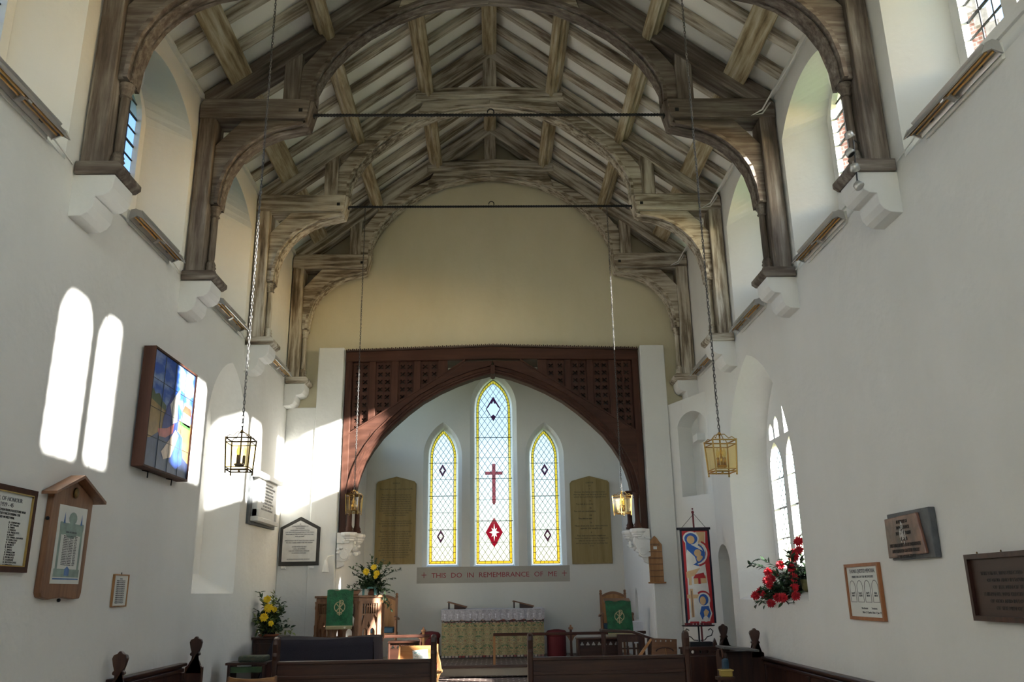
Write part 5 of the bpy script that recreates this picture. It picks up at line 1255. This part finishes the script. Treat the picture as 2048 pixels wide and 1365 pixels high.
fl_ = [(3.15, 8.92, 2.06), (3.12, 8.85, 1.97), (3.12, 9.02, 1.94), (3.1, 8.95, 1.90), (3.15, 9.18, 1.90), (3.1, 9.42, 1.84), (3.08, 9.02, 1.80), (3.05, 9.72, 1.77), (3.05, 9.5, 1.75), (3.06, 8.92, 1.70), (3.05, 9.62, 1.70), (3.04, 9.75, 1.68), (3.02, 9.60, 1.63), (3.05, 8.90, 1.60), (3.0, 9.90, 1.56), (2.98, 10.03, 1.52), (3.0, 9.75, 1.53), (3.0, 9.30, 1.50), (2.98, 9.08, 1.50), (3.0, 8.75, 1.52), (2.98, 9.5, 1.44)]
for c in fl_: bloom(rnd, c, rnd.uniform(.048, .064), M['redp'], t, Vector((-.5, -1, .25)), layers=5)

# ------------------------------------------------------------------ left of the nave
t = thing('cabinet', 'dark wooden cabinet in the left corner carrying a flower pot', 'cabinet', (-2.93, 11.55, .31))
MB().box(-3.08, -2.76, 11.35, 11.8, .31, 1.07).build('body', M['pew_z'], t, bevel=.006)
MB().box(-3.095, -2.72, 11.30, 11.82, 1.07, 1.095).build('top', M['pew_x'], t, bevel=.006)
MB().box(-3.05, -2.79, 11.335, 11.35, .40, 1.02).build('door', M['pew_z'], t, bevel=.004)
t = thing('covered_table', 'long table draped in dark navy cloth in front of the pulpit', 'table', (-2.1, 10.9, 0))
cl = MB(); TX0, TX1, TY0, TY1, TZ = -2.62, -1.44, 10.45, 11.25, 1.10
nx, ny = 26, 8
cl.v = []; 
def sag(x, y): return TZ + .008*math.sin(x*7)+.01*math.sin(y*6+x*3)
for j in range(ny+1):
    for i in range(nx+1):
        x = TX0+(TX1-TX0)*i/nx; y = TY0+(TY1-TY0)*j/ny; cl.v.append((x, y, sag(x, y)))
for j in range(ny):
    for i in range(nx): a = j*(nx+1)+i; cl.f.append((a, a+1, a+nx+2, a+nx+1))
k0 = len(cl.v)
for r_ in range(1, 9):
    for i in range(nx+1):
        x = TX0+(TX1-TX0)*i/nx; z = sag(x, TY0)-r_*.095; cl.v.append((x-.03*r_*(1-i/nx)*.9, TY0-.012*r_-.012*math.sin(i*1.1)*r_/8, z))
for r_ in range(8):
    for i in range(nx):
        a = (i if r_ == 0 else k0+(r_-1)*(nx+1)+i); b = k0+r_*(nx+1)+i; cl.f.append((a, b, b+1, a+1))
for sx, X in ((-1, TX0), (1, TX1)):
    k1 = len(cl.v)
    for r_ in range(9):
        for j in range(ny+1):
            y = TY0+(TY1-TY0)*j/ny; cl.v.append((X+sx*(.03 if sx < 0 else .006)*r_+(.01*math.sin(j*2)*r_/8), y-.012*r_*(j == 0), sag(X, y)-r_*.095))
    for r_ in range(8):
        for j in range(ny): a = k1+r_*(ny+1)+j; cl.f.append((a, a+1, a+ny+2, a+ny+1))
cl.build('cloth', M['navy'], t, smooth=True)
for x in (TX0+.08, TX1-.08):
    for y in (TY0+.08, TY1-.08): MB().box(x-.025, x+.025, y-.025, y+.025, 0, TZ-.03).build('leg', M['pew_z'], t)
MB().box(TX0+.03, TX1-.03, TY0+.03, TY1-.03, TZ-.045, TZ-.022).build('top', M['pew_x'], t)

def poppy(mb, c, y, z0, s=1.0, th=.045, top=1.19):
    """bench-end finial outline in the x-z plane"""
    p = [(-.085, z0), (.085, z0), (.085, z0+.05), (.060, z0+.065), (.045, z0+.095), (.030, z0+.115), (.028, z0+.145), (.045, z0+.150), (.050, z0+.160), (.044, z0+.172), (.034, z0+.178), (.048, z0+.215), (.060, z0+.262), (.050, z0+.285), (.022, z0+.295), (.008, z0+.312)]
    p = p + [(-a, b) for a, b in p[::-1]]; p = [(c+a*s, z0+(b-z0)*(top-z0)/.312) for a, b in p]
    return mb.prism(p, mp_y(y), 0, th)
def wall_pew(xw, s, y0, y1, zt, ends, label):
    t = thing('wall_panelling', label, 'panelling', (xw, (y0+y1)/2, 0), group='dark pew panelling along the walls')
    m = mp_x(xw, -s)
    MB().prism([(y0, 0), (y1, 0), (y1, zt-.02), (y0, zt-.02)], m, .003, .035).build('panel', M['pew_z'], t)
    MB().prism([(y0, zt-.03), (y1, zt-.03), (y1, zt), (y0, zt)], m, 0.003, .085).build('top_rail', M['pew_y'], t, bevel=.008)
    MB().prism([(y0, zt-.085), (y1, zt-.085), (y1, zt-.05), (y0, zt-.05)], m, .03, .06).build('moulding', M['pew_y'], t, bevel=.008)
    n = max(1, int((y1-y0)/.6))
    for k in range(n+1):
        y = y0+(y1-y0)*k/n; MB().prism([(y-.035, .02), (y+.035, .02), (y+.035, zt-.09), (y-.035, zt-.09)], m, .03, .052).build('stile', M['pew_z'], t, bevel=.004)
    return t
wall_pew(XR, 1, 4.6, 9.98, .865, None, 'long dark panelling with moulded top rail along the near right wall')
wall_pew(XR, 1, 10.05, 11.29, .86, None, 'short dark panelling between the two right-hand carved finials')
wall_pew(XL, -1, 7.18, 8.80, .985, None, 'dark panelling between the two carved finials on the left wall')
for (x, y, z0, top, lb) in ((2.915, 9.98, .865, 1.165, 'right wall, in front of the red flowers'), (2.91, 11.32, .86, 1.165, 'right wall, beside the door opening'),
                            (-2.985, 7.13, .87, 1.195, 'left wall, nearest the camera'), (-2.955, 8.80, .90, 1.225, 'left wall, farther from the camera')):
    t = thing('bench_end', 'dark bench end with a carved poppyhead finial, %s' % lb, 'bench end', (x, y, 0), group='bench ends with finials')
    poppy(MB(), x, y, z0-.012, top=top).build('finial', M['pew_z'], t, bevel=.010)
    MB().box(x-.085, x+.085, y, y+.045, 0, z0-.005).build('post', M['pew_z'], t, bevel=.006)
    if x > 2.89 and y > 11:
        MB().prism([(2.50, 0), (2.815, 0), (2.815, .93), (2.79, 1.0), (2.77, .95), (2.74, .90), (2.68, .875), (2.58, .87), (2.52, .84), (2.50, .78)], mp_y(y), .0, .05).build('end_panel', M['pew_z'], t, bevel=.006)
# reading desk on the right
t = thing('pew_desk', 'dark pew desk with a sloping grey-topped book board below the right finial', 'desk', (2.66, 9.85, 0))
MB().box(2.47, 2.825, 9.86, 9.90, 0, .93).build('front_panel', M['pew_z'], t, bevel=.006)
MB().prism([(2.44, .975), (2.82, .94), (2.82, .965), (2.44, 1.0)], mp_y(0), 9.55, 9.92).build('book_board', mat_flat('worn_board', (.10, .10, .10), .5, bump=.1), t, bevel=.006)
MB().prism([(9.50, .0), (9.86, .0), (9.86, .90), (9.80, .96), (9.62, .98), (9.52, .93)], mp_x(0), 2.42, 2.46).build('end_panel', M['pew_z'], t, bevel=.008)
MB().tube([(2.41, 9.58+.06*math.cos(a), .93+.05*math.sin(a)) for a in [2*PI*k/12 for k in range(12)]], .010, 6, True).build('scroll', M['pew_z'], t)
o = MB().prism([(2.36, 0.3), (2.43, 0.3), (2.43, .90), (2.38, .88)], mp_y(0), 9.35, 9.48).build('blue_kneeler', M['bluecloth'], bevel=.02); tag(o, 'blue kneeler leaning against the right pew desk', 'kneeler')
t = thing('collection_box', 'small yellow box on the end of the right pew desk', 'box', (2.41, 9.25, .79))
MB().box(2.30, 2.42, 9.2, 9.3, .73, .80).build('body', mat_flat('yellow_card', (.50, .36, .08), .6, bump=.05), t, bevel=.012)
MB().box(2.29, 2.43, 9.19, 9.31, .785, .80).build('lid', mat_flat('yellow_lid', (.56, .42, .12), .6, bump=.05), t, bevel=.006)
MB().box(2.26, 2.44, 9.19, 9.31, .70, .73).build('shelf', M['pew_x'], t)
MB().box(2.30, 2.40, 9.23, 9.27, 0, .70).build('stand', M['pew_z'], t)
# front benches
def bench(x0, x1, y, label):
    t = thing('bench', label, 'bench', ((x0+x1)/2, y, 0), group='front benches facing the altar')
    MB().box(x0, x1, y-.02, y+.02, .42, .945).build('backrest', M['pew_x'], t, bevel=.005)
    MB().box(x0, x1, y-.04, y+.04, .935, .968).build('top_rail', M['pew_x'], t, bevel=.008)
    MB().box(x0, x1, y-.03, y-.02, .80, .83).build('moulding', M['pew_x'], t, bevel=.004)
    MB().box(x0, x1, y+.02, y+.40, .40, .435).build('seat', M['pew_x'], t, bevel=.006)
    for x in (x0-.05, x1):
        MB().prism([(y-.05, 0), (y+.42, 0), (y+.42, .50), (y+.36, .60), (y+.16, .66), (y+.08, .78), (y+.07, .98), (y+.09, 1.02), (y+.065, 1.05), (y+.075, 1.13), (y+.05, 1.185), (y, 1.20), (y-.05, 1.185), (y-.065, 1.13), (y-.05, 1.05), (y-.065, 1.02), (y-.05, .98)], mp_x(x), 0, .055).build('bench_end', M['pew_z'], t, bevel=.016)
    return t
bench(-2.19, -.665, 9.0, 'dark wooden front bench left of the aisle, before the navy-draped table')
bench(.355, 1.885, 9.0, 'dark wooden front bench right of the aisle')
# stacking chairs
def chair(x, y, label):
    t = thing('wooden_chair', label, 'chair', (x, y, 0), group='honey-coloured wooden chairs')
    w = .215; b = MB(); n = 14
    for k in range(n+1):
        u = -1+2*k/n; xx_ = x+u*w; yy = y-.045*(1-u*u)
        zt = .880-.014*(1-u*u)
        b.v += [(xx_, yy-.012, .56), (xx_, yy-.012, zt), (xx_, yy+.012, zt), (xx_, yy+.012, .56)]
    for k in range(n):
        a = 4*k
        for i in range(4): b.f.append((a+i, a+(i+1) % 4, a+4+(i+1) % 4, a+4+i))
    b.f += [(0, 1, 2, 3), tuple(4*n+i for i in (3, 2, 1, 0))]
    b.build('backrest', M['pine_x'], t)
    MB().prism([(x-w, .835), (x+w, .835), (x+w, .85), (x-w, .85)], mp_y(0), y-.065, y-.058).build('back_rail', M['teak_x'], t)
    for s in (-1, 1):
        MB().prism([(y-.02, .0), (y+.015, .0), (y+.015, .886), (y-.015, .886), (y-.02, .5)], mp_x(x+s*w), -.012, .012).build('rear_leg', M['teak_z'], t, bevel=.005)
        MB().prism([(y+.40, 0), (y+.43, 0), (y+.42, .43), (y+.38, .43)], mp_x(x+s*w), -.012, .012).build('front_leg', M['teak_z'], t, bevel=.004)
    MB().box(x-w, x+w, y+.01, y+.43, .43, .45).build('seat', M['pine_x'], t, bevel=.006)
    return t
pos = ['at the left end of the left row', 'second in the left row', 'third in the left row', 'at the aisle end of the left row', 'at the aisle end of the right row', 'second from the aisle in the right row', 'third from the aisle in the right row', 'at the right end of the right row']
xs = [-2.27, -1.81, -1.35, -.89, .525, .985, 1.445, 1.905]
base = chair(xs[0], 8.40, 'honey-coloured wooden chair %s' % pos[0])
for x, p_ in zip(xs[1:], pos[1:]):
    dup(base, (x, 8.40, 0), 'honey-coloured wooden chair %s' % p_)
# kneeler on a low shelf by the left wall
t = thing('low_shelf', 'low dark shelf with green edge by the left wall, under a kneeler', 'shelf', (-2.7, 9.9, 0))
MB().box(-2.95, -2.50, 9.8, 10.1, .88, .905).build('top', M['pew_x'], t, bevel=.004)
for x in (-2.93, -2.55): MB().box(x, x+.03, 9.82, 10.08, 0, .88).build('leg', M['pew_z'], t)
MB().box(-2.90, -2.56, 9.84, 9.86, .80, .86).build('green_edge', M['leafm'], t)
o = MB().box(-2.83, -2.53, 9.84, 10.06, .905, .97).build('kneeler', ornate_mat('green_needlework', (.05, .06, .04), [(.10, .09, .05), (.03, .05, .03), (.12, .08, .05), (.06, .07, .05)], 12.0), bevel=.02); tag(o, 'green needlework kneeler lying on the low shelf by the left wall', 'kneeler')

# book trough in the sun
t = thing('book_trough', 'sunlit light-wood book trough with curved ends near the aisle', 'book trough', (-1.05, 11.9, FZ))
prof = [(11.62, FZ), (12.02, FZ), (12.02, .60), (11.98, .78), (11.94, .95), (11.90, .93), (11.86, .82), (11.78, .74), (11.70, .72), (11.63, .76), (11.60, .70)]
for x in (-1.30, -.80): MB().prism(prof, mp_x(x), 0, .022).build('end_panel', M['pine_z'], t, bevel=.004)
MB().add([(-1.28, 11.96, .93), (-.80, 11.96, .93), (-.80, 11.74, .56), (-1.28, 11.74, .56), (-1.28, 11.98, .93), (-.80, 11.98, .93), (-.80, 11.76, .55), (-1.28, 11.76, .55)], [(0, 1, 2, 3), (4, 5, 6, 7), (0, 1, 5, 4), (2, 3, 7, 6)]).build('back_board', M['pine_x'], t)
MB().box(-1.28, -.80, 11.62, 11.76, .54, .56).build('tray', M['pine_x'], t)
o = MB().add([(-1.12, 11.92, .87), (-.92, 11.92, .885), (-.88, 11.77, .63), (-1.08, 11.77, .62), (-1.12, 11.927, .87), (-.92, 11.927, .885), (-.88, 11.777, .63), (-1.08, 11.777, .62)], [(0, 1, 2, 3), (4, 5, 6, 7), (0, 1, 5, 4), (1, 2, 6, 5), (2, 3, 7, 6), (3, 0, 4, 7)]).build('magazine', ornate_mat('printed_cover', (.62, .64, .62), [(.20, .40, .42), (.62, .62, .60), (.45, .50, .20), (.60, .62, .62)], 9.0)); tag(o, 'printed magazine propped in the sunlit book trough', 'magazine')
t = thing('folding_stand', 'orange wooden curved stand leaning beside the bench end at the aisle', 'stand', (-.72, 11.2, .31))
arc = [(-.80+.10*math.sin(a), .98-.42*(a/1.6)) for a in [1.6*k/10 for k in range(11)]]
pr_ = [(-.82, 1.0), (-.80, 1.01), (-.765, .96), (-.73, .88), (-.70, .78), (-.685, .68), (-.70, .655), (-.72, .66), (-.735, .76), (-.76, .86), (-.79, .93), (-.82, .97)]
MB().prism(pr_, mp_y(0), 11.15, 11.20).build('curved_side', M['pine_z'], t, bevel=.004)
MB().prism([(-.86, .66), (-.68, .68), (-.68, .655), (-.86, .635)], mp_y(0), 11.05, 11.30).build('shelf', M['pine_x'], t)
MB().prism([(-.69, .66), (-.715, .66), (-.86, .31), (-.83, .31)], mp_y(0), 11.15, 11.19).prism([(-.86, .66), (-.835, .66), (-.70, .31), (-.73, .31)], mp_y(0), 11.20, 11.24).build('cross_legs', M['pine_z'], t)
o = MB().ball((-.79, 11.15, .725), (.055, .05, .045), 14, 8).build('red_ball', mat_flat('red_toy', (.60, .02, .05), .4, bump=.05), smooth=True); tag(o, 'small bright red ball on the orange wooden stand', 'ball')
# carved prayer desks
def prayer_desk(x0, x1, y, zt, fl_z, label):
    t = thing('prayer_desk', label, 'prayer desk', ((x0+x1)/2, y, fl_z), group='carved prayer desks')
    MB().box(x0-.03, x1+.03, y-.04, y+.26, zt, zt+.025).build('top', M['pew_x'], t, bevel=.005)
    n = int((x1-x0)/.075); hs = []
    for k in range(n):
        c = x0+(x1-x0)*(k+.5)/n; hs.append([(c+.022*math.cos(a)*(1+.3*math.cos(3*a+PI/2)), zt-.055+.022*math.sin(a)*(1+.3*math.cos(3*a+PI/2))) for a in [2*PI*j/14 for j in range(14)]])
    MB().plate([(x0, zt-.11), (x1, zt-.11), (x1, zt), (x0, zt)], hs, mp_y(0), y, y+.02).build('pierced_frieze', M['pew_x'], t)
    MB().box(x0, x1, y, y+.02, fl_z+.06, zt-.11).build('front_panel', M['pew_x'], t)
    for k in (.22, .36): MB().box(x0, x1, y-.012, y, zt-k, zt-k+.02).build('moulding', M['pew_x'], t, bevel=.004)
    for x in (x0-.025, x1): MB().box(x, x+.025, y-.03, y+.24, fl_z, zt).build('side', M['pew_z'], t, bevel=.004)
    return t
prayer_desk(1.16, 1.72, 12.45, .94, FZ, 'dark carved prayer desk in front of the right altar rail')
prayer_desk(-1.48, -1.10, 12.45, .94, FZ, 'dark carved prayer desk with pierced frieze beside the pulpit')
t = thing('reading_desk', 'dark slanted reading desk with an open grille front beside the right cloth', 'desk', (1.75, 11.9, FZ))
MB().prism([(1.40, 1.10), (1.80, 1.085), (2.10, .98), (2.10, .95), (1.80, 1.05), (1.40, 1.07)], mp_y(0), 11.75, 12.05).build('top', M['pew_x'], t, bevel=.006)
hs = [[(1.66+.08*i, .60+.09*j), (1.72+.08*i, .60+.09*j), (1.72+.08*i, .67+.09*j), (1.66+.08*i, .67+.09*j)] for i in range(3) for j in range(4)]
MB().plate([(1.60, FZ), (1.93, FZ), (1.93, 1.03), (1.60, 1.04)], hs, mp_y(0), 11.76, 11.78).build('grille', M['pew_z'], t)
for x in (1.42, 2.04): MB().box(x, x+.03, 11.77, 12.03, FZ, 1.04 if x < 2 else .965).build('side', M['pew_z'], t)
MB().prism([(1.86, 1.068), (2.02, 1.012), (2.02, 1.018), (1.86, 1.074)], mp_y(0), 11.76, 11.9).build('paper_slip', M['paper'], t)
t = thing('carved_chair', 'carved mid-brown chair back with a cross motif, tilted behind the right bench', 'chair', (2.12, 11.45, .31))
hs = [rhomb(2.05+.065*k, .965, .012, .018) for k in range(4)]
MB().plate([(1.98, .66), (2.31, .66), (2.32, .985), (2.0, 1.0)], hs, mp_y(0), 11.42, 11.45).build('backrest', M['teak_x'], t, bevel=.004)
MB().prism([(2.14, .69), (2.15, .69), (2.165, .86), (2.18, .69), (2.19, .69), (2.17, .88), (2.16, .88)], mp_y(0), 11.412, 11.42).build('motif', M['pine_z'], t)
MB().plate([(2.155+.12*math.cos(a), .84+.05*math.sin(a)) for a in [PI*k/10 for k in range(11)]]+[(2.155+.10*math.cos(a), .84+.04*math.sin(a)) for a in [PI*k/10 for k in range(10, -1, -1)]], [], mp_y(0), 11.412, 11.42).build('carved_arc', M['pew_x'], t)
MB().prism([(1.98, 1.0), (2.0, .985), (1.86, .80), (1.80, .78), (1.84, .83)], mp_y(0), 11.40, 11.44).build('armrest', M['pine_x'], t, bevel=.004)
MB().box(1.95, 2.30, 11.1, 11.45, .70, .73).build('seat', M['teak_x'], t)
for x in (1.97, 2.26):
    for y in (11.12, 11.41): MB().box(x, x+.03, y, y+.03, .31 if y > 11.15 or True else 0, .70).build('leg', M['teak_z'], t)

# banner
t = thing('banner', 'tall red, white and blue painted banner with two robed figures and a red church', 'banner', (2.68, 11.55, 1.15))
BX0, BX1, BZ0, BZ1, BY = 2.475, 2.875, 1.17, 2.375, 11.50
MB().box(BX0-.04, BX1+.01, BY-.02, BY+.02, BZ1-.01, BZ1+.02).build('crossbar', M['navy'], t, bevel=.004)
MB().tube([(2.68, BY+.035, .31), (2.675, BY+.035, 2.62)], .012, 8).ball((2.675, BY+.035, 2.60), .02).ball((2.675, BY+.035, 2.645), .012).build('pole', M['redcloth'], t)
for x in (BX0+.03, BX1-.05): MB().tube([(x, BY, BZ1+.02), (2.676, BY-.01, BZ1+.20)], .003, 4).build('cord', M['ink_dark'], t)
MB().box(BX0, BX1, BY+.012, BY+.02, BZ0, BZ1).build('cloth', mat_flat('banner_navy', (.012, .014, .03), .9, bump=.1), t)
bw, bh = BX1-BX0, BZ1-BZ0
bc = {'r': (.36, .018, .022), 'w': (.62, .60, .56), 'b': (.02, .09, .33), 's': (.55, .36, .19), 'o': (.24, .13, .07), 'k': (.03, .02, .02)}
bm_ = {k: mat_flat('banner_paint_'+k, v, .8, bump=.05, var=.08) for k, v in bc.items()}
bd = [0]
def bp(pts, c, nm='painted_shape'):
    bd[0] += 1; y = BY+.011-bd[0]*.00035
    MB().sheet([(BX0+bw*a, BZ0+bh*b) for a, b in pts], [], mp_y(y), 0).build(nm, bm_[c], t)
def ell(cx, cy, rx, ry, n=20, a0=0, a1=2*PI): return [(cx+rx*math.cos(a0+(a1-a0)*k/n), cy+ry*math.sin(a0+(a1-a0)*k/n)) for k in range(n if a1-a0 > 6.2 else n+1)]
def band(cx, cy, rx, ry, w, a0, a1, n=18):
    o_ = ell(cx, cy, rx, ry, n, a0, a1); i_ = [(cx+(rx-w)*math.cos(a0+(a1-a0)*k/n), cy+(ry-w*.33)*math.sin(a0+(a1-a0)*k/n)) for k in range(n+1)]
    return o_+i_[::-1]
bp([(.07, .0), (.93, .0), (.93, .98), (.07, .98)], 'r')
bp([(.14, .02), (.80, .02), (.84, .30), (.78, .60), (.86, .97), (.55, .97), (.16, .90)], 'w')
bp([(.55, .97), (.84, .97), (.80, .84), (.62, .80)], 's')
bp(ell(.36, .90, .27, .075), 'w'); bp(ell(.36, .895, .22, .062), 'b'); bp(ell(.35, .885, .13, .045), 's')
bp([(.18, .88), (.30, .84), (.52, .80), (.80, .75), (.78, .66), (.55, .60), (.30, .62), (.18, .74)], 'b')
bp([(.20, .78), (.45, .70), (.50, .64), (.30, .60), (.16, .68)], 'w')
bp(ell(.55, .74, .12, .04), 's'); bp(ell(.62, .68, .12, .035), 's'); bp(band(.50, .74, .46, .145, .06, -1.4, 1.1), 'r'); bp(band(.50, .74, .38, .125, .05, -1.5, 1.2), 'w'); bp(band(.48, .735, .31, .11, .05, -1.5, 1.2), 'b')
bp([(.12, .54), (.60, .58), (.40, .50), (.13, .47)], 's')
bp([(.18, .40), (.28, .40), (.30, .55), (.20, .55)], 's'); bp([(.36, .41), (.78, .42), (.78, .50), (.36, .49)], 's', 'painted_church')
bp([(.34, .47), (.42, .51), (.70, .53), (.76, .47)], 'r', 'painted_roof'); bp([(.50, .41), (.58, .41), (.58, .50), (.54, .525), (.50, .50)], 'r', 'painted_tower')
bp([(.20, .05), (.30, .05), (.30, .36), (.20, .36)], 's', 'painted_cross'); bp([(.10, .26), (.50, .26), (.50, .30), (.10, .30)], 's', 'painted_cross')
bp([(.23, .05), (.27, .05), (.27, .34), (.23, .34)], 'o'); 
bp(band(.62, .22, .30, .12, .06, .1, 2.2), 'r'); bp(ell(.64, .245, .21, .075), 'w'); bp(ell(.63, .245, .16, .060), 'b'); bp(ell(.60, .235, .10, .045), 's')
bp([(.50, .18), (.80, .19), (.88, .10), (.78, .02), (.50, .03), (.42, .10)], 'w'); bp([(.54, .175), (.78, .18), (.84, .10), (.74, .03), (.54, .04), (.47, .10)], 'b')
bp([(.60, .12), (.68, .15), (.78, .12), (.70, .07), (.62, .07)], 's'); bp(ell(.66, .045, .09, .03), 'w'); bp(band(.28, .0, .22, .065, .06, 0, PI), 'w')
# votive candle stand
t = thing('candle_stand', 'black iron votive stand with an oval tray of red candles below the banner', 'candle stand', (2.55, 11.15, .31))
MB().lathe([(.20, 0), (.215, .012), (.205, .014), (.19, .006)], (2.55, 11.15, 1.15), 28, .6).build('tray', M['iron'], t, smooth=True)
MB().tube([(2.55, 11.15, .31), (2.55, 11.15, 1.15)], .011, 8).build('column', M['iron'], t)
for s in (-1, 1):
    MB().tube([(2.55+s*.015, 11.15, .98), (2.55+s*.07, 11.15, .985), (2.55+s*.10, 11.15, 1.02), (2.55+s*.16, 11.15, 1.04), (2.55+s*.18, 11.15, 1.09), (2.55+s*.15, 11.15, 1.12), (2.55+s*.12, 11.15, 1.10)], .0065, 6).build('scroll', M['iron'], t)
    MB().tube([(2.55, 11.15, .40), (2.55+s*.10, 11.15, .36), (2.55+s*.16, 11.15, .315)], .009, 6).build('foot', M['iron'], t)
MB().box(2.42, 2.70, 11.08, 11.22, .88, .965).build('candle_box', M['iron'], t, bevel=.004)
for k in range(11):
    a = 2*PI*k/11; x, y = 2.55+.155*math.cos(a), 11.15+.09*math.sin(a)
    o = MB().lathe([(.014, 0), (.017, .004), (.019, .028), (.016, .028), (.014, .006)], (x, y, 1.160), 10).build('votive_candle', M['redcloth'], smooth=True)
    tag(o, 'small red votive candle cup on the black iron stand', 'candle', 'red votive candles on the iron stand')
t = thing('hymn_bookcase', 'low dark bookcase with a pierced top edge behind the right bench end', 'bookcase', (2.5, 11.0, .0))
hs = [[(2.30+.09*k+.02*math.cos(a), .865+.02*math.sin(a)) for a in [2*PI*j/10 for j in range(10)]] for k in range(5)]
MB().plate([(2.24, .82), (2.74, .82), (2.74, .91), (2.24, .91)], hs, mp_y(0), 10.85, 10.87).build('pierced_edge', M['pew_x'], t)
MB().box(2.24, 2.74, 10.85, 11.0, .0, .815).build('case', M['pew_z'], t)
MB().box(2.22, 2.76, 10.84, 10.86, .905, .925).build('top_rail', M['pew_x'], t)

# brick tower outside, seen through the nearest right window
br_ = mat_checker('red_brick', (.15, .055, .030), (.12, .040, .022), (.16, .14, .115), .23, .077, .5, .012, .8, (PI/2, 0, 0))
t = thing('brick_gable', 'red brick gable with stone coping seen through the upper right window', 'building', (8.2, 12.0, -.3), -PI/4)
gw = MB().prism([(-3.0, 0), (3.0, 0), (3.0, 4.7), (-1.2, 13.9), (-3.0, 9.9)], mp_y(0), 0, .5).build('wall', br_, t, world=False)
cp = MB(); n = 30
for k in range(n):
    u = -1.2+4.2*k/n; z = 13.95-9.2*k/n; cp.box(u-.02, u+.20, -.07, .57, z-.24, z+.04)
cp.build('coping', mat_flat('old_coping', (.16, .14, .12), .8, bump=.3, var=.3), t, world=False)
bpy.context.view_layer.update()
for o, w_ in TXT:
    d = o.dimensions.x
    if d > 1e-4: o.scale = (o.scale[0]*w_/d, 1, 1)
# lettering becomes plain mesh parts
bpy.context.view_layer.update()
for o in [o for o in bpy.data.objects if o.type == 'FONT']:
    me = bpy.data.meshes.new_from_object(o)
    n = bpy.data.objects.new('lettering' if o.name.startswith('lettering') else 'monogram', me); COL.objects.link(n)
    n.location = o.location; n.rotation_euler = o.rotation_euler; n.scale = o.scale
    n.parent = o.parent; n.matrix_parent_inverse = o.matrix_parent_inverse
    bpy.data.objects.remove(o)
